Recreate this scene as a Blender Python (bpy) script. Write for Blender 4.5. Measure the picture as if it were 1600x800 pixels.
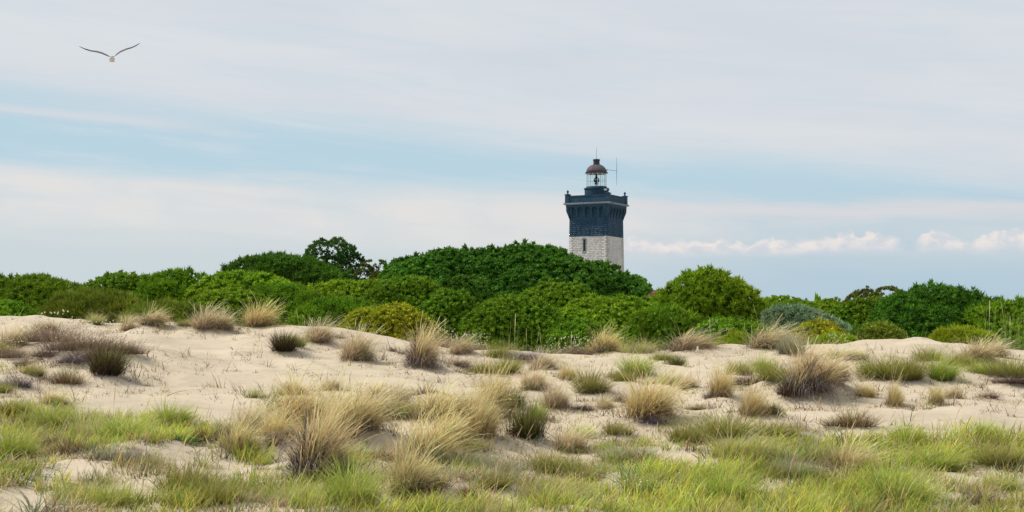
import bpy, bmesh, math, random
import numpy as np
from mathutils import Vector, Matrix, noise
random.seed(7)
RNG = np.random.default_rng(11)
for o in list(bpy.data.objects):
    bpy.data.objects.remove(o)
SC = bpy.context.scene
COL = SC.collection
R = math.radians

# ------------------------------------------------------------------ camera, sky, sun
EYE = 3.0
FPX = 2222.2            # focal length in photo pixels (photo is 1600 x 800)
HOR = 505.0             # horizon row
cd = bpy.data.cameras.new('camera'); cam = bpy.data.objects.new('camera', cd); COL.objects.link(cam)
cam.location = (0, 0, EYE); cam.rotation_euler = (R(90), 0, 0)
cd.sensor_width = 36; cd.lens = FPX / 1600 * 36; cd.shift_y = (HOR - 400) / 1600
cd.clip_start = 0.1; cd.clip_end = 20000
SC.camera = cam
SC.view_settings.view_transform = 'Standard'; SC.view_settings.look = 'None'
SC.view_settings.exposure = 0.1; SC.view_settings.gamma = 1.0
SC.view_settings.use_curve_mapping = False
SC.cycles.max_bounces = 6; SC.cycles.diffuse_bounces = 3; SC.cycles.transmission_bounces = 6
SC.cycles.transparent_max_bounces = 8

SUN_EL, SUN_AZ = 56.0, 280.0        # degrees; azimuth clockwise from +Y (camera looks to +Y)
sl = bpy.data.lights.new('sun', 'SUN'); sl.energy = 3.9; sl.angle = R(3.0); sl.color = (1.0, 0.93, 0.82)
sun = bpy.data.objects.new('sun', sl); COL.objects.link(sun)
sdir = Vector((math.sin(R(SUN_AZ)) * math.cos(R(SUN_EL)), math.cos(R(SUN_AZ)) * math.cos(R(SUN_EL)), math.sin(R(SUN_EL))))
sun.rotation_euler = sdir.to_track_quat('Z', 'Y').to_euler()
sun.location = (0, 0, 60)

class NT:
    """small helper for writing node formulas"""
    def __init__(s, tree): s.t = tree; s.n = tree.nodes; s.l = tree.links
    def node(s, typ, **kw):
        nd = s.n.new(typ)
        for k, v in kw.items(): setattr(nd, k, v)
        return nd
    def put(s, sock, v):
        if isinstance(v, bpy.types.NodeSocket): s.l.new(v, sock)
        elif v is not None: sock.default_value = v
    def m(s, op, a, b=None, c=None, clamp=False):
        nd = s.node('ShaderNodeMath', operation=op, use_clamp=clamp)
        for i, v in enumerate((a, b, c)):
            if v is not None: s.put(nd.inputs[i], v)
        return nd.outputs[0]
    def ss(s, v, a, b, x=0.0, y=1.0):
        nd = s.node('ShaderNodeMapRange', interpolation_type='SMOOTHSTEP')
        for i, q in enumerate((v, a, b, x, y)): s.put(nd.inputs[i], q)
        return nd.outputs[0]
    def mix(s, f, a, b, mode='MIX'):
        nd = s.node('ShaderNodeMix', data_type='RGBA', blend_type=mode)
        s.put(nd.inputs[0], f)
        for i, q in ((6, a), (7, b)):
            if isinstance(q, tuple) and len(q) == 3: q = (*q, 1)
            s.put(nd.inputs[i], q)
        return nd.outputs[2]
    def noise(s, vec, scale, detail=4, rough=0.5, dist=0.0, out='Fac'):
        nd = s.node('ShaderNodeTexNoise')
        if vec is not None: s.l.new(vec, nd.inputs['Vector'])
        nd.inputs['Scale'].default_value = scale; nd.inputs['Detail'].default_value = detail
        nd.inputs['Roughness'].default_value = rough; nd.inputs['Distortion'].default_value = dist
        return nd.outputs[out]
    def comb(s, x, y, z):
        nd = s.node('ShaderNodeCombineXYZ')
        for i, q in enumerate((x, y, z)): s.put(nd.inputs[i], q)
        return nd.outputs[0]

def srgb(r, g, b):
    f = lambda c: (c / 255 / 12.92) if c <= 10 else ((c / 255 + 0.055) / 1.055) ** 2.4
    return (f(r), f(g), f(b))

def make_world():
    w = bpy.data.worlds.new('World'); SC.world = w; w.use_nodes = True
    t = NT(w.node_tree); t.n.clear()
    out = t.node('ShaderNodeOutputWorld')
    sky = t.node('ShaderNodeTexSky', sky_type='NISHITA', sun_disc=False)
    sky.sun_elevation = R(SUN_EL); sky.sun_rotation = R(SUN_AZ)
    sky.air_density = 1.0; sky.dust_density = 1.2; sky.ozone_density = 1.5
    bg1 = t.node('ShaderNodeBackground'); t.l.new(sky.outputs[0], bg1.inputs[0]); bg1.inputs[1].default_value = 0.075
    tc = t.node('ShaderNodeTexCoord'); sp = t.node('ShaderNodeSeparateXYZ'); t.l.new(tc.outputs['Generated'], sp.inputs[0])
    x, y, z = sp.outputs
    hd = t.m('SQRT', t.m('ADD', t.m('MULTIPLY', x, x), t.m('MULTIPLY', y, y)))
    hd = t.m('MAXIMUM', hd, 0.02)
    v = t.m('DIVIDE', z, hd)                       # tangent of the elevation
    u = t.m('ARCTAN2', x, y)                       # azimuth from the view axis
    uc = t.m('MINIMUM', t.m('MAXIMUM', u, -0.5), 0.5)
    # row / column in thousandths, so cloud heights read like angles
    el = t.m('MULTIPLY', v, 1000.0)
    az = t.m('MULTIPLY', uc, 1000.0)
    # wisp warps, stretched along the wind
    tilt = t.m('ADD', v, t.m('MULTIPLY', u, 0.09))
    w1 = t.noise(t.comb(t.m('MULTIPLY', u, 3.0), t.m('MULTIPLY', tilt, 26.0), 0.3), 1.0, 5, 0.55, 0.6)
    w2 = t.noise(t.comb(t.m('MULTIPLY', u, 9.0), t.m('MULTIPLY', tilt, 85.0), 4.3), 1.0, 5, 0.6, 0.4)
    w3 = t.noise(t.comb(t.m('MULTIPLY', u, 14.0), t.m('MULTIPLY', v, 30.0), 9.1), 1.0, 6, 0.6, 0.2)
    wob = t.m('ADD', t.m('MULTIPLY', t.m('SUBTRACT', w1, 0.5), 34.0), t.m('MULTIPLY', t.m('SUBTRACT', w2, 0.5), 16.0))
    elw = t.m('ADD', el, wob)
    def line(a0, k):                                # elevation of a cloud edge along the azimuth
        return t.m('ADD', a0, t.m('MULTIPLY', az, k))
    BLUE = srgb(182, 208, 221); VEIL = srgb(218, 221, 224); PINK = srgb(223, 221, 220); LOW = srgb(200, 211, 216); SEA = srgb(178, 200, 214)
    # thin milky layer over everything, then the clouds
    col = BLUE
    right = t.ss(az, -60.0, 230.0)
    low = t.mix(right, LOW, SEA)
    col = t.mix(t.m('MULTIPLY', t.ss(w2, .48, .72), .55), BLUE, srgb(204, 216, 223))
    col = t.mix(t.ss(elw, 100.0, 60.0), col, low)
    # mid band of cloud (left thick, right a thin streak)
    top = line(90.0, -0.038)
    dens = t.m('MULTIPLY', t.ss(t.m('SUBTRACT', elw, top), 10.0, -9.0), t.ss(t.m('SUBTRACT', elw, top), -58.0, -16.0))
    dens = t.m('MULTIPLY', dens, t.m('MULTIPLY', t.m('MULTIPLY', t.ss(w3, 0.25, 0.6, 0.62, 1.0), t.ss(w2, 0.3, 0.6, 0.75, 1.0)), t.ss(az, 40.0, 200.0, 1.0, 0.42)))
    col = t.mix(dens, col, PINK)
    # streaks right, just above the far cumulus
    st = t.m('SUBTRACT', elw, line(79.0, -0.008))
    dens = t.m('MULTIPLY', t.m('MULTIPLY', t.ss(st, 9.0, 0.0), t.ss(st, -11.0, -1.0)), t.ss(az, 20.0, 120.0, 0.0, 0.75))
    col = t.mix(dens, col, srgb(216, 214, 217))
    # white streak inside the blue gap at left
    st = t.m('SUBTRACT', t.m('ADD', el, t.m('MULTIPLY', t.m('SUBTRACT', w2, 0.5), 14.0)), line(124.0, -0.052))
    dens = t.m('MULTIPLY', t.m('MULTIPLY', t.ss(st, 6.0, 0.0), t.ss(st, -6.0, 0.0)), t.ss(az, -170.0, -280.0, 0.0, 0.9))
    col = t.mix(dens, col, srgb(208, 214, 220))
    # high veil
    hv = t.m('SUBTRACT', elw, line(122.0, -0.088))
    dens = t.ss(hv, -13.0, 22.0)
    dens = t.m('MULTIPLY', dens, t.ss(w2, 0.25, 0.62, 0.80, 1.0))
    vc = t.mix(t.ss(w1, 0.3, 0.7), VEIL, srgb(209, 214, 221))
    col = t.mix(dens, col, vc)
    # faint blue-violet shadow line under the veil's lower edge
    # row of far cumulus low at right
    bump = t.noise(t.comb(t.m('MULTIPLY', u, 40.0), 2.0, 7.0), 1.0, 2, 0.5)
    fine = t.noise(t.comb(t.m('MULTIPLY', u, 95.0), t.m('MULTIPLY', v, 95.0), 3.0), 1.0, 5, 0.62)
    h1 = t.m('MULTIPLY', t.m('MULTIPLY', t.ss(az, 200.0, 238.0), t.ss(az, 275.0, 248.0)), 5.5)
    h2 = t.m('MULTIPLY', t.m('MULTIPLY', t.ss(az, 272.0, 284.0), t.ss(az, 312.0, 290.0)), 4.0)
    h3 = t.m('MULTIPLY', t.m('MULTIPLY', t.ss(az, 312.0, 332.0), t.ss(az, 362.0, 338.0)), 3.5)
    h4 = t.m('MULTIPLY', t.m('MULTIPLY', t.ss(az, 76.0, 86.0), t.ss(az, 108.0, 92.0)), 4.0)
    gap = t.m('MAXIMUM', t.m('MULTIPLY', t.ss(az, 72.0, 84.0), t.ss(az, 272.0, 258.0)), t.m('MULTIPLY', t.ss(az, 274.0, 284.0), t.ss(az, 356.0, 344.0)))
    ctop = t.m('ADD', t.m('ADD', t.m('ADD', h1, h2), t.m('ADD', h3, h4)), t.m('ADD', 56.8, t.m('MULTIPLY', t.m('SUBTRACT', bump, 0.5), 13.0)))
    ctop = t.m('ADD', ctop, t.m('MULTIPLY', t.m('SUBTRACT', fine, 0.5), 14.0))
    d = t.m('SUBTRACT', el, ctop)
    body = t.m('MULTIPLY', t.m('MULTIPLY', t.ss(d, 1.2, -2.2), t.ss(el, 44.0, 52.0)), gap)
    puff = t.noise(t.comb(t.m('MULTIPLY', u, 70.0), t.m('MULTIPLY', v, 110.0), 8.0), 1.0, 4, 0.55)
    lit = t.m('MULTIPLY', t.ss(d, -16.0, -1.0, 0.15, 1.0), t.ss(puff, 0.38, 0.58, 0.25, 1.0))
    cc = t.mix(lit, srgb(199, 207, 217), srgb(238, 228, 223))
    col = t.mix(t.m('MULTIPLY', body, 0.9), col, cc)
    bg2 = t.node('ShaderNodeBackground'); t.l.new(col, bg2.inputs[0]); bg2.inputs[1].default_value = 1.0
    ms = t.node('ShaderNodeMixShader'); ms.inputs[0].default_value = 0.93
    t.l.new(bg1.outputs[0], ms.inputs[1]); t.l.new(bg2.outputs[0], ms.inputs[2])
    t.l.new(ms.outputs[0], out.inputs[0])
make_world()

# ------------------------------------------------------------------ helpers
def tag(o, label=None, cat=None, group=None, kind=None):
    if label: o['label'] = label
    if cat: o['category'] = cat
    if group: o['group'] = group
    if kind: o['kind'] = kind
    return o
def empty(name, loc=(0, 0, 0), rz=0.0):
    o = bpy.data.objects.new(name, None); COL.objects.link(o)
    o.location = loc; o.rotation_euler = (0, 0, rz); o.empty_display_size = 0.2
    return o
def link(name, me, mat=None, parent=None):
    if mat is not None and not me.materials: me.materials.append(mat)
    o = bpy.data.objects.new(name, me); COL.objects.link(o)
    if parent is not None: o.parent = parent
    return o
def np_mesh(name, V, F, C=None, smooth=False):
    """V (n,3); F (m,k) faces all with k corners; C (n,3) colours per vertex"""
    V = np.ascontiguousarray(V, dtype=np.float32); F = np.ascontiguousarray(F, dtype=np.int32)
    me = bpy.data.meshes.new(name); k = F.shape[1]
    me.vertices.add(len(V)); me.vertices.foreach_set('co', V.ravel())
    me.loops.add(F.size); me.loops.foreach_set('vertex_index', F.ravel())
    me.polygons.add(len(F)); me.polygons.foreach_set('loop_start', np.arange(0, F.size, k, dtype=np.int32))
    me.polygons.foreach_set('loop_total', np.full(len(F), k, dtype=np.int32))
    if smooth: me.polygons.foreach_set('use_smooth', np.ones(len(F), dtype=bool))
    me.update(calc_edges=True)
    if C is not None:
        a = me.color_attributes.new('tint', 'FLOAT_COLOR', 'POINT')
        a.data.foreach_set('color', np.ascontiguousarray(np.concatenate([C, np.ones((len(C), 1))], 1), dtype=np.float32).ravel())
    return me

def smat(name, build):
    m = bpy.data.materials.new(name); m.use_nodes = True
    t = NT(m.node_tree); t.n.clear()
    out = t.node('ShaderNodeOutputMaterial'); b = t.node('ShaderNodeBsdfPrincipled')
    t.l.new(b.outputs[0], out.inputs[0]); b.inputs['Specular IOR Level'].default_value = 0.3
    build(t, b, out); return m
def leaf_mat(name, trans=0.3, rough=0.6, spec=0.25):
    def f(t, b, out):
        a = t.node('ShaderNodeAttribute', attribute_name='tint')
        oi = t.node('ShaderNodeObjectInfo')
        hsv = t.node('ShaderNodeHueSaturation'); t.l.new(a.outputs['Color'], hsv.inputs['Color'])
        t.put(hsv.inputs['Value'], t.m('ADD', 0.9, t.m('MULTIPLY', oi.outputs['Random'], 0.2)))
        t.put(hsv.inputs['Hue'], t.m('ADD', 0.494, t.m('MULTIPLY', oi.outputs['Random'], 0.012)))
        t.l.new(hsv.outputs[0], b.inputs['Base Color'])
        b.inputs['Roughness'].default_value = rough; b.inputs['Specular IOR Level'].default_value = spec
        tr = t.node('ShaderNodeBsdfTranslucent'); t.l.new(hsv.outputs[0], tr.inputs[0])
        mx = t.node('ShaderNodeMixShader'); mx.inputs[0].default_value = trans
        t.l.new(b.outputs[0], mx.inputs[1]); t.l.new(tr.outputs[0], mx.inputs[2]); t.l.new(mx.outputs[0], out.inputs[0])
    return smat(name, f)
M_LEAF = leaf_mat('evergreen_foliage', 0.18, 0.75, 0.12)
M_BLADE = leaf_mat('grass_blade', 0.42, 0.6, 0.25)
M_DRY = leaf_mat('dry_thatch', 0.12, 0.85, 0.1)

def bark(t, b, out):
    tc = t.node('ShaderNodeTexCoord')
    n = t.noise(tc.outputs['Object'], 6.0, 6, 0.6)
    t.l.new(t.mix(n, (0.05, 0.035, 0.028), (0.17, 0.13, 0.1)), b.inputs['Base Color']); b.inputs['Roughness'].default_value = 0.9
    bp = t.node('ShaderNodeBump'); bp.inputs['Strength'].default_value = 0.6; t.l.new(n, bp.inputs['Height']); t.l.new(bp.outputs[0], b.inputs['Normal'])
M_BARK = smat('bark', bark)

# ------------------------------------------------------------------ terrain
RIDGE = [(-900, 505), (0, 503), (60, 499), (130, 508), (180, 512), (216, 503), (250, 508), (300, 513), (350, 516), (400, 513), (450, 512), (510, 513),
         (560, 522), (620, 533), (700, 543), (770, 549), (840, 553), (900, 556), (960, 551), (1000, 553), (1080, 549), (1130, 545), (1200, 543),
         (1280, 543), (1330, 539), (1400, 535), (1445, 530), (1500, 537), (1560, 543), (1700, 546), (2500, 548)]
RPX = np.array([p[0] for p in RIDGE], float); RRW = np.array([p[1] for p in RIDGE], float)
DN = np.array([0.0, 12.0, 15.0, 18.0, 22.0, 28.0, 34.0, 38.0, 41.0])
RIDGE_D = 41.0
def vnoise(x, y, s, seed=0):
    """smooth value noise, vectorised"""
    x = x / s + 57.3 * seed; y = y / s + 13.7 * seed
    xi = np.floor(x); yi = np.floor(y); fx = x - xi; fy = y - yi
    fx = fx * fx * (3 - 2 * fx); fy = fy * fy * (3 - 2 * fy)
    def h(a, b):
        v = np.sin(a * 127.1 + b * 311.7 + seed * 74.7) * 43758.5453
        return v - np.floor(v)
    return ((h(xi, yi) * (1 - fx) + h(xi + 1, yi) * fx) * (1 - fy) + (h(xi, yi + 1) * (1 - fx) + h(xi + 1, yi + 1) * fx) * fy) * 2 - 1
MOUNDS = []      # (x, y, rx, ry, h)
def base_h(x, y):
    D = np.maximum(y, 0.5)
    px = 800 + FPX * x / np.maximum(D, 8)
    rr = np.interp(px, RPX, RRW)
    zr = EYE - (rr - HOR) / FPX * RIDGE_D
    left = np.clip((330 - px) / 300, 0, 1)
    zz = [0.95 + 0 * px, 0.96 + 0 * px, 1.01 + 0 * px, EYE - (737 - 14 * left - HOR) / FPX * 18, EYE - (672 - 16 * left - HOR) / FPX * 22,
          EYE - (612 - 14 * left - HOR) / FPX * 28]
    z28 = zz[5]
    zz += [z28 + (zr - z28) * 0.52, z28 + (zr - z28) * 0.86, zr]
    out = np.zeros_like(px)
    for i in range(len(DN) - 1):
        m = (D >= DN[i]) & (D <= DN[i + 1] + 1e-6)
        t = (D - DN[i]) / (DN[i + 1] - DN[i])
        out = np.where(m, zz[i] + (zz[i + 1] - zz[i]) * t, out)
    # past the crest the dune falls away to the flat behind
    t = np.clip((D - RIDGE_D) / 11.0, 0, 1); t = t * t * (3 - 2 * t)
    back = zr + (0.45 - zr) * t
    out = np.where(D > RIDGE_D, back, out)
    return out
def H(x, y, fine=True):
    x = np.asarray(x, float); y = np.asarray(y, float)
    # soften along the slope
    z = (base_h(x, y - 0.6) + 2 * base_h(x, y) + base_h(x, y + 0.6)) / 4
    near = np.clip((60 - y) / 15, 0, 1)
    z = z + near * (0.085 * vnoise(x, y, 3.1, 1) + 0.078 * vnoise(x, y, 1.35, 2) + 0.038 * vnoise(x, y, 0.6, 3))
    if fine: z = z + near * (0.010 * vnoise(x, y, 0.24, 4) + 0.012 * np.abs(vnoise(x + y * .3, y, 0.4, 6)) - 0.035 * np.clip(vnoise(x, y, 0.5, 8) - .45, 0, 1) * 2 + .14 * np.clip(vnoise(x + .5 * y, y * 1.3, 1.1, 9) - .15, 0, 1))
    for (mx, my, rx, ry, h) in MOUNDS:
        q = ((x - mx) / rx) ** 2 + ((y - my) / ry) ** 2
        z = z + h * np.exp(-q * 1.2)
    far = np.clip((y - 60) / 60, 0, 1)
    z = z + far * 0.35 * vnoise(x, y, 34.0, 5)
    return z
TD = np.concatenate([np.arange(11.0, 44.0, 0.02), np.arange(44, 60, 0.2)])
def at(px, row, past=False):
    """the ground point seen at a photo pixel: march along the sight line until it meets the dune"""
    u = (px - 800) / FPX; v = (row - HOR) / FPX
    z = H(u * TD, TD, False); ray = EYE - v * TD
    hit = np.where(ray <= z)[0]
    D = TD[hit[0]] if len(hit) else RIDGE_D - 0.3
    return Vector((u * D, D, float(H(u * D, D))))
for (px, row, w, d, h) in [(120, 575, 130, 2.6, 0.32), (45, 600, 70, 1.6, 0.18), (1265, 618, 75, 1.4, 0.34), (1400, 590, 90, 1.6, 0.2), (1480, 590, 60, 1.4, 0.16),
                           (1555, 585, 70, 1.5, 0.22), (1015, 655, 60, 0.8, 0.18), (660, 570, 50, 1.2, 0.2), (560, 565, 45, 1.2, 0.16), (490, 735, 70, 0.7, 0.18),
                           (240, 715, 110, 0.9, 0.2), (925, 610, 50, 1.1, 0.16), (820, 690, 60, 0.7, 0.14), (1000, 590, 60, 1.3, 0.18), (1120, 618, 40, 1.0, 0.12),
                           (330, 516, 60, 1.2, 0.1), (650, 760, 70, 0.6, 0.14), (440, 548, 50, 1.2, 0.15), (375, 695, 60, 0.6, 0.1), (1175, 655, 50, 0.8, 0.1),
                           (790, 560, 60, 1.2, 0.15), (160, 595, 55, 1.0, 0.12), (730, 690, 90, 1.0, 0.16), (1085, 555, 60, 1.2, 0.1), (570, 690, 70, 0.8, 0.12)]:
    p = at(px, row); MOUNDS.append((p.x, p.y, w * p.y / FPX, d, h))

def sand(t, b, out):
    g = t.node('ShaderNodeNewGeometry'); P = g.outputs['Position']
    n1 = t.noise(P, 0.55, 5, 0.6); n2 = t.noise(P, 4.5, 6, 0.65); n3 = t.noise(P, 60.0, 4, 0.7)
    mp = t.node('ShaderNodeMapping'); mp.inputs['Scale'].default_value = (0.5, 2.2, 1); t.l.new(P, mp.inputs[0])
    n4 = t.noise(mp.outputs[0], 3.0, 6, 0.65)
    c = t.mix(t.ss(n1, 0.3, 0.7), (0.43, 0.37, 0.28), (0.52, 0.445, 0.34))
    c = t.mix(t.ss(n4, 0.50, 0.70, 0.0, 0.62), c, (0.33, 0.275, 0.2))
    c = t.mix(t.ss(n2, 0.35, 0.7, 0.0, 0.35), c, (0.55, 0.47, 0.36))
    c = t.mix(t.ss(n3, 0.60, 0.74, 0.0, 0.55), c, (0.26, 0.2, 0.14))
    t.l.new(c, b.inputs['Base Color']); b.inputs['Roughness'].default_value = 0.95; b.inputs['Specular IOR Level'].default_value = 0.1
    bp = t.node('ShaderNodeBump'); bp.inputs['Strength'].default_value = 0.7; bp.inputs['Distance'].default_value = 0.03
    hgt = t.m('ADD', t.m('MULTIPLY', n4, 1.6), t.m('ADD', n2, t.m('MULTIPLY', n3, 0.35)))
    t.l.new(hgt, bp.inputs['Height']); t.l.new(bp.outputs[0], b.inputs['Normal'])
M_SAND = smat('dune_sand', sand)
def build_ground():
    rows = np.concatenate([np.linspace(-30, 11, 22), np.arange(11.4, 44, 0.1), np.arange(44, 60, 0.6), 60 * (9000 / 60.0) ** np.linspace(0, 1, 50)])
    s = np.linspace(-1, 1, 381); g = np.sign(s) * (0.42 * np.abs(s) + 0.58 * np.abs(s) ** 5)
    V = []
    X = g[None, :] * (9 + 1.02 * np.maximum(rows, 0) + 12)[:, None] * 1.0
    Y = np.repeat(rows[:, None], len(s), 1)
    Z = H(X, Y)
    V = np.stack([X, Y, Z], -1).reshape(-1, 3)
    nr, nc = X.shape
    i = np.arange(nr * nc).reshape(nr, nc)
    F = np.stack([i[:-1, :-1], i[:-1, 1:], i[1:, 1:], i[1:, :-1]], -1).reshape(-1, 4)
    o = link('sand_dune_ground', np_mesh('sand_dune_ground', V, F, smooth=True), M_SAND)
    tag(o, 'pale beige sand dunes running from the grass up to the bushes', 'sand', kind='structure')

# ------------------------------------------------------------------ evergreen bushes and trees
def rot_to(nrm, spin):
    """rotation matrices (K,3,3) taking +Z to nrm with a spin about it"""
    n = nrm / np.linalg.norm(nrm, axis=1, keepdims=True)
    a = np.where(np.abs(n[:, 2:3]) < 0.95, np.array([[0, 0, 1.0]]), np.array([[1.0, 0, 0]]))
    t = np.cross(a, n); t /= np.linalg.norm(t, axis=1, keepdims=True); b = np.cross(n, t)
    c, s = np.cos(spin)[:, None], np.sin(spin)[:, None]
    return np.stack([t * c + b * s, -t * s + b * c, n], -1)
def ico():
    bm = bmesh.new(); bmesh.ops.create_icosphere(bm, subdivisions=1, radius=1.0)
    V = np.array([tuple(v.co) for v in bm.verts]); F = np.array([[v.index for v in f.verts] for f in bm.faces]); bm.free(); return V, F
ICO = ico()
SPEC = {  # leaves, leaf length, leaf width, solid-tuft radius, stretch along the shoot
    'pine': (17, .85, .135, .52, 1.2), 'juniper': (16, .66, .155, .56, 1.05), 'broad': (16, .66, .18, .55, .95), 'wisp': (26, 1.05, .12, .26, 1.35), 'silver': (22, .85, .14, .42, 1.0), 'open': (26, .75, .22, 0, 1.0)}
def make_clump(kind, rng):
    """unit shoot: a lumpy tuft of packed leaves with loose leaf points round it, growing direction +Z; V (m,3,3) triangles, tip weight (m,3)"""
    n, LL, WW, rb, st = SPEC[kind]
    T, W = [], []
    if rb > 0:
        V = ICO[0] * rb * rng.uniform(.68, 1.25, (12, 1)) * np.array([1, 1, st]) + np.array([0, 0, .12])
        t = V[ICO[1]]
        t = t[t.mean(1)[:, 2] > -.45 * rb]
        T.append(t); W.append(np.clip((t[..., 2] / rb + .1) * .35, 0, .4))
    th = rng.uniform(0, 2 * np.pi, n); cz = rng.uniform(-.1, 1, n)
    d = np.stack([np.cos(th) * np.sqrt(1 - cz ** 2), np.sin(th) * np.sqrt(1 - cz ** 2), cz], 1)
    d[:, 2] += .35; d /= np.linalg.norm(d, axis=1, keepdims=True)
    side = np.cross(d, rng.normal(size=(n, 3))); side /= np.linalg.norm(side, axis=1, keepdims=True)
    r0 = rng.uniform(.15, .6, (n, 1)); L = LL * rng.uniform(.7, 1.2, (n, 1)); w = WW * rng.uniform(.8, 1.3, (n, 1))
    a = d * r0; sc = np.array([1, 1, st])
    T.append(np.stack([(a - side * w) * sc, (a + side * w) * sc, (a + d * L) * sc], 1)); W.append(np.tile([.15, .15, 1.0], (n, 1)))
    return np.concatenate(T), np.concatenate(W)
def scatter_clumps(P, N, rad, kind, cols, rng, protos=9):
    """P,N (K,3) centres and directions, rad (K,) radii; returns verts, triangles, colours"""
    K = len(P); pr = [make_clump(kind, rng) for _ in range(protos)]
    which = rng.integers(0, protos, K)
    Vs, Cs = [], []
    c0, c1, c2 = [np.array(c) for c in cols]      # old growth, common, young tips
    for j in range(protos):
        m = which == j
        if not m.any(): continue
        A, W = pr[j]; n = len(A); k = int(m.sum())
        Rm = rot_to(N[m], rng.uniform(0, 6.28, k))
        v = np.einsum('kij,nqj->knqi', Rm, A) * rad[m][:, None, None, None] + P[m][:, None, None, :]
        f = np.clip(rng.normal(.55, .2, (k, 1)) + rng.normal(0, .10, (k, n)), 0, 1)[..., None]
        c = np.repeat((c0 + (c1 - c0) * f)[:, :, None, :], 3, 2)
        young = np.clip(rng.normal(.62, .18, (k, 1, 1)), 0, 1) * W[None] * rng.uniform(.6, 1, (k, n, 1))
        c = c + (c2 - c) * young[..., None]
        c *= rng.uniform(.85, 1.15, (k, n, 1, 1))
        Vs.append(v.reshape(-1, 3)); Cs.append(c.reshape(-1, 3))
    V = np.concatenate(Vs); C = np.concatenate(Cs)
    return V, np.arange(len(V)).reshape(-1, 3), C
def tube(pts, rads, n=6):
    """tapered tube through points -> V, quads"""
    V = []; pts = [Vector(p) for p in pts]
    for i, p in enumerate(pts):
        d = (pts[min(i + 1, len(pts) - 1)] - pts[max(i - 1, 0)]).normalized()
        a = d.orthogonal().normalized(); b = d.cross(a)
        for k in range(n):
            t = 2 * math.pi * k / n
            V.append(p + (a * math.cos(t) + b * math.sin(t)) * rads[i])
    F = []
    for i in range(len(pts) - 1):
        for k in range(n):
            F.append((i * n + k, i * n + (k + 1) % n, (i + 1) * n + (k + 1) % n, (i + 1) * n + k))
    return np.array([tuple(v) for v in V]), np.array(F)
def join(parts):
    Vs, Fs, off = [], [], 0
    for V, F in parts:
        Vs.append(V); Fs.append(F + off); off += len(V)
    return np.concatenate(Vs), np.concatenate(Fs)
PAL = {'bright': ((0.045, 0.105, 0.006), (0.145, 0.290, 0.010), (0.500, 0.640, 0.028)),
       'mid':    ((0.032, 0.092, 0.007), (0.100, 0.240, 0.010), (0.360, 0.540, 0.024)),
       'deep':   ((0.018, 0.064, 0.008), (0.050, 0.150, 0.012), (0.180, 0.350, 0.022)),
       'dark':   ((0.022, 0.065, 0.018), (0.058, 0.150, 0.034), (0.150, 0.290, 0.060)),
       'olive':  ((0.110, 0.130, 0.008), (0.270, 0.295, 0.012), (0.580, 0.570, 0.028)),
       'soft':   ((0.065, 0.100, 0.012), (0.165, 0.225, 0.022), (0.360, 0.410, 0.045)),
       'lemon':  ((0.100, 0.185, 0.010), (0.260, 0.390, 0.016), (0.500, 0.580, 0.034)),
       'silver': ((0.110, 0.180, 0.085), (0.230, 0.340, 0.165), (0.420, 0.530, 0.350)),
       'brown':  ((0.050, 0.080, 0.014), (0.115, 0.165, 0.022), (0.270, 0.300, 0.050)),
       'pink':   ((0.160, 0.065, 0.050), (0.380, 0.160, 0.140), (0.550, 0.280, 0.260))}
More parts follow.
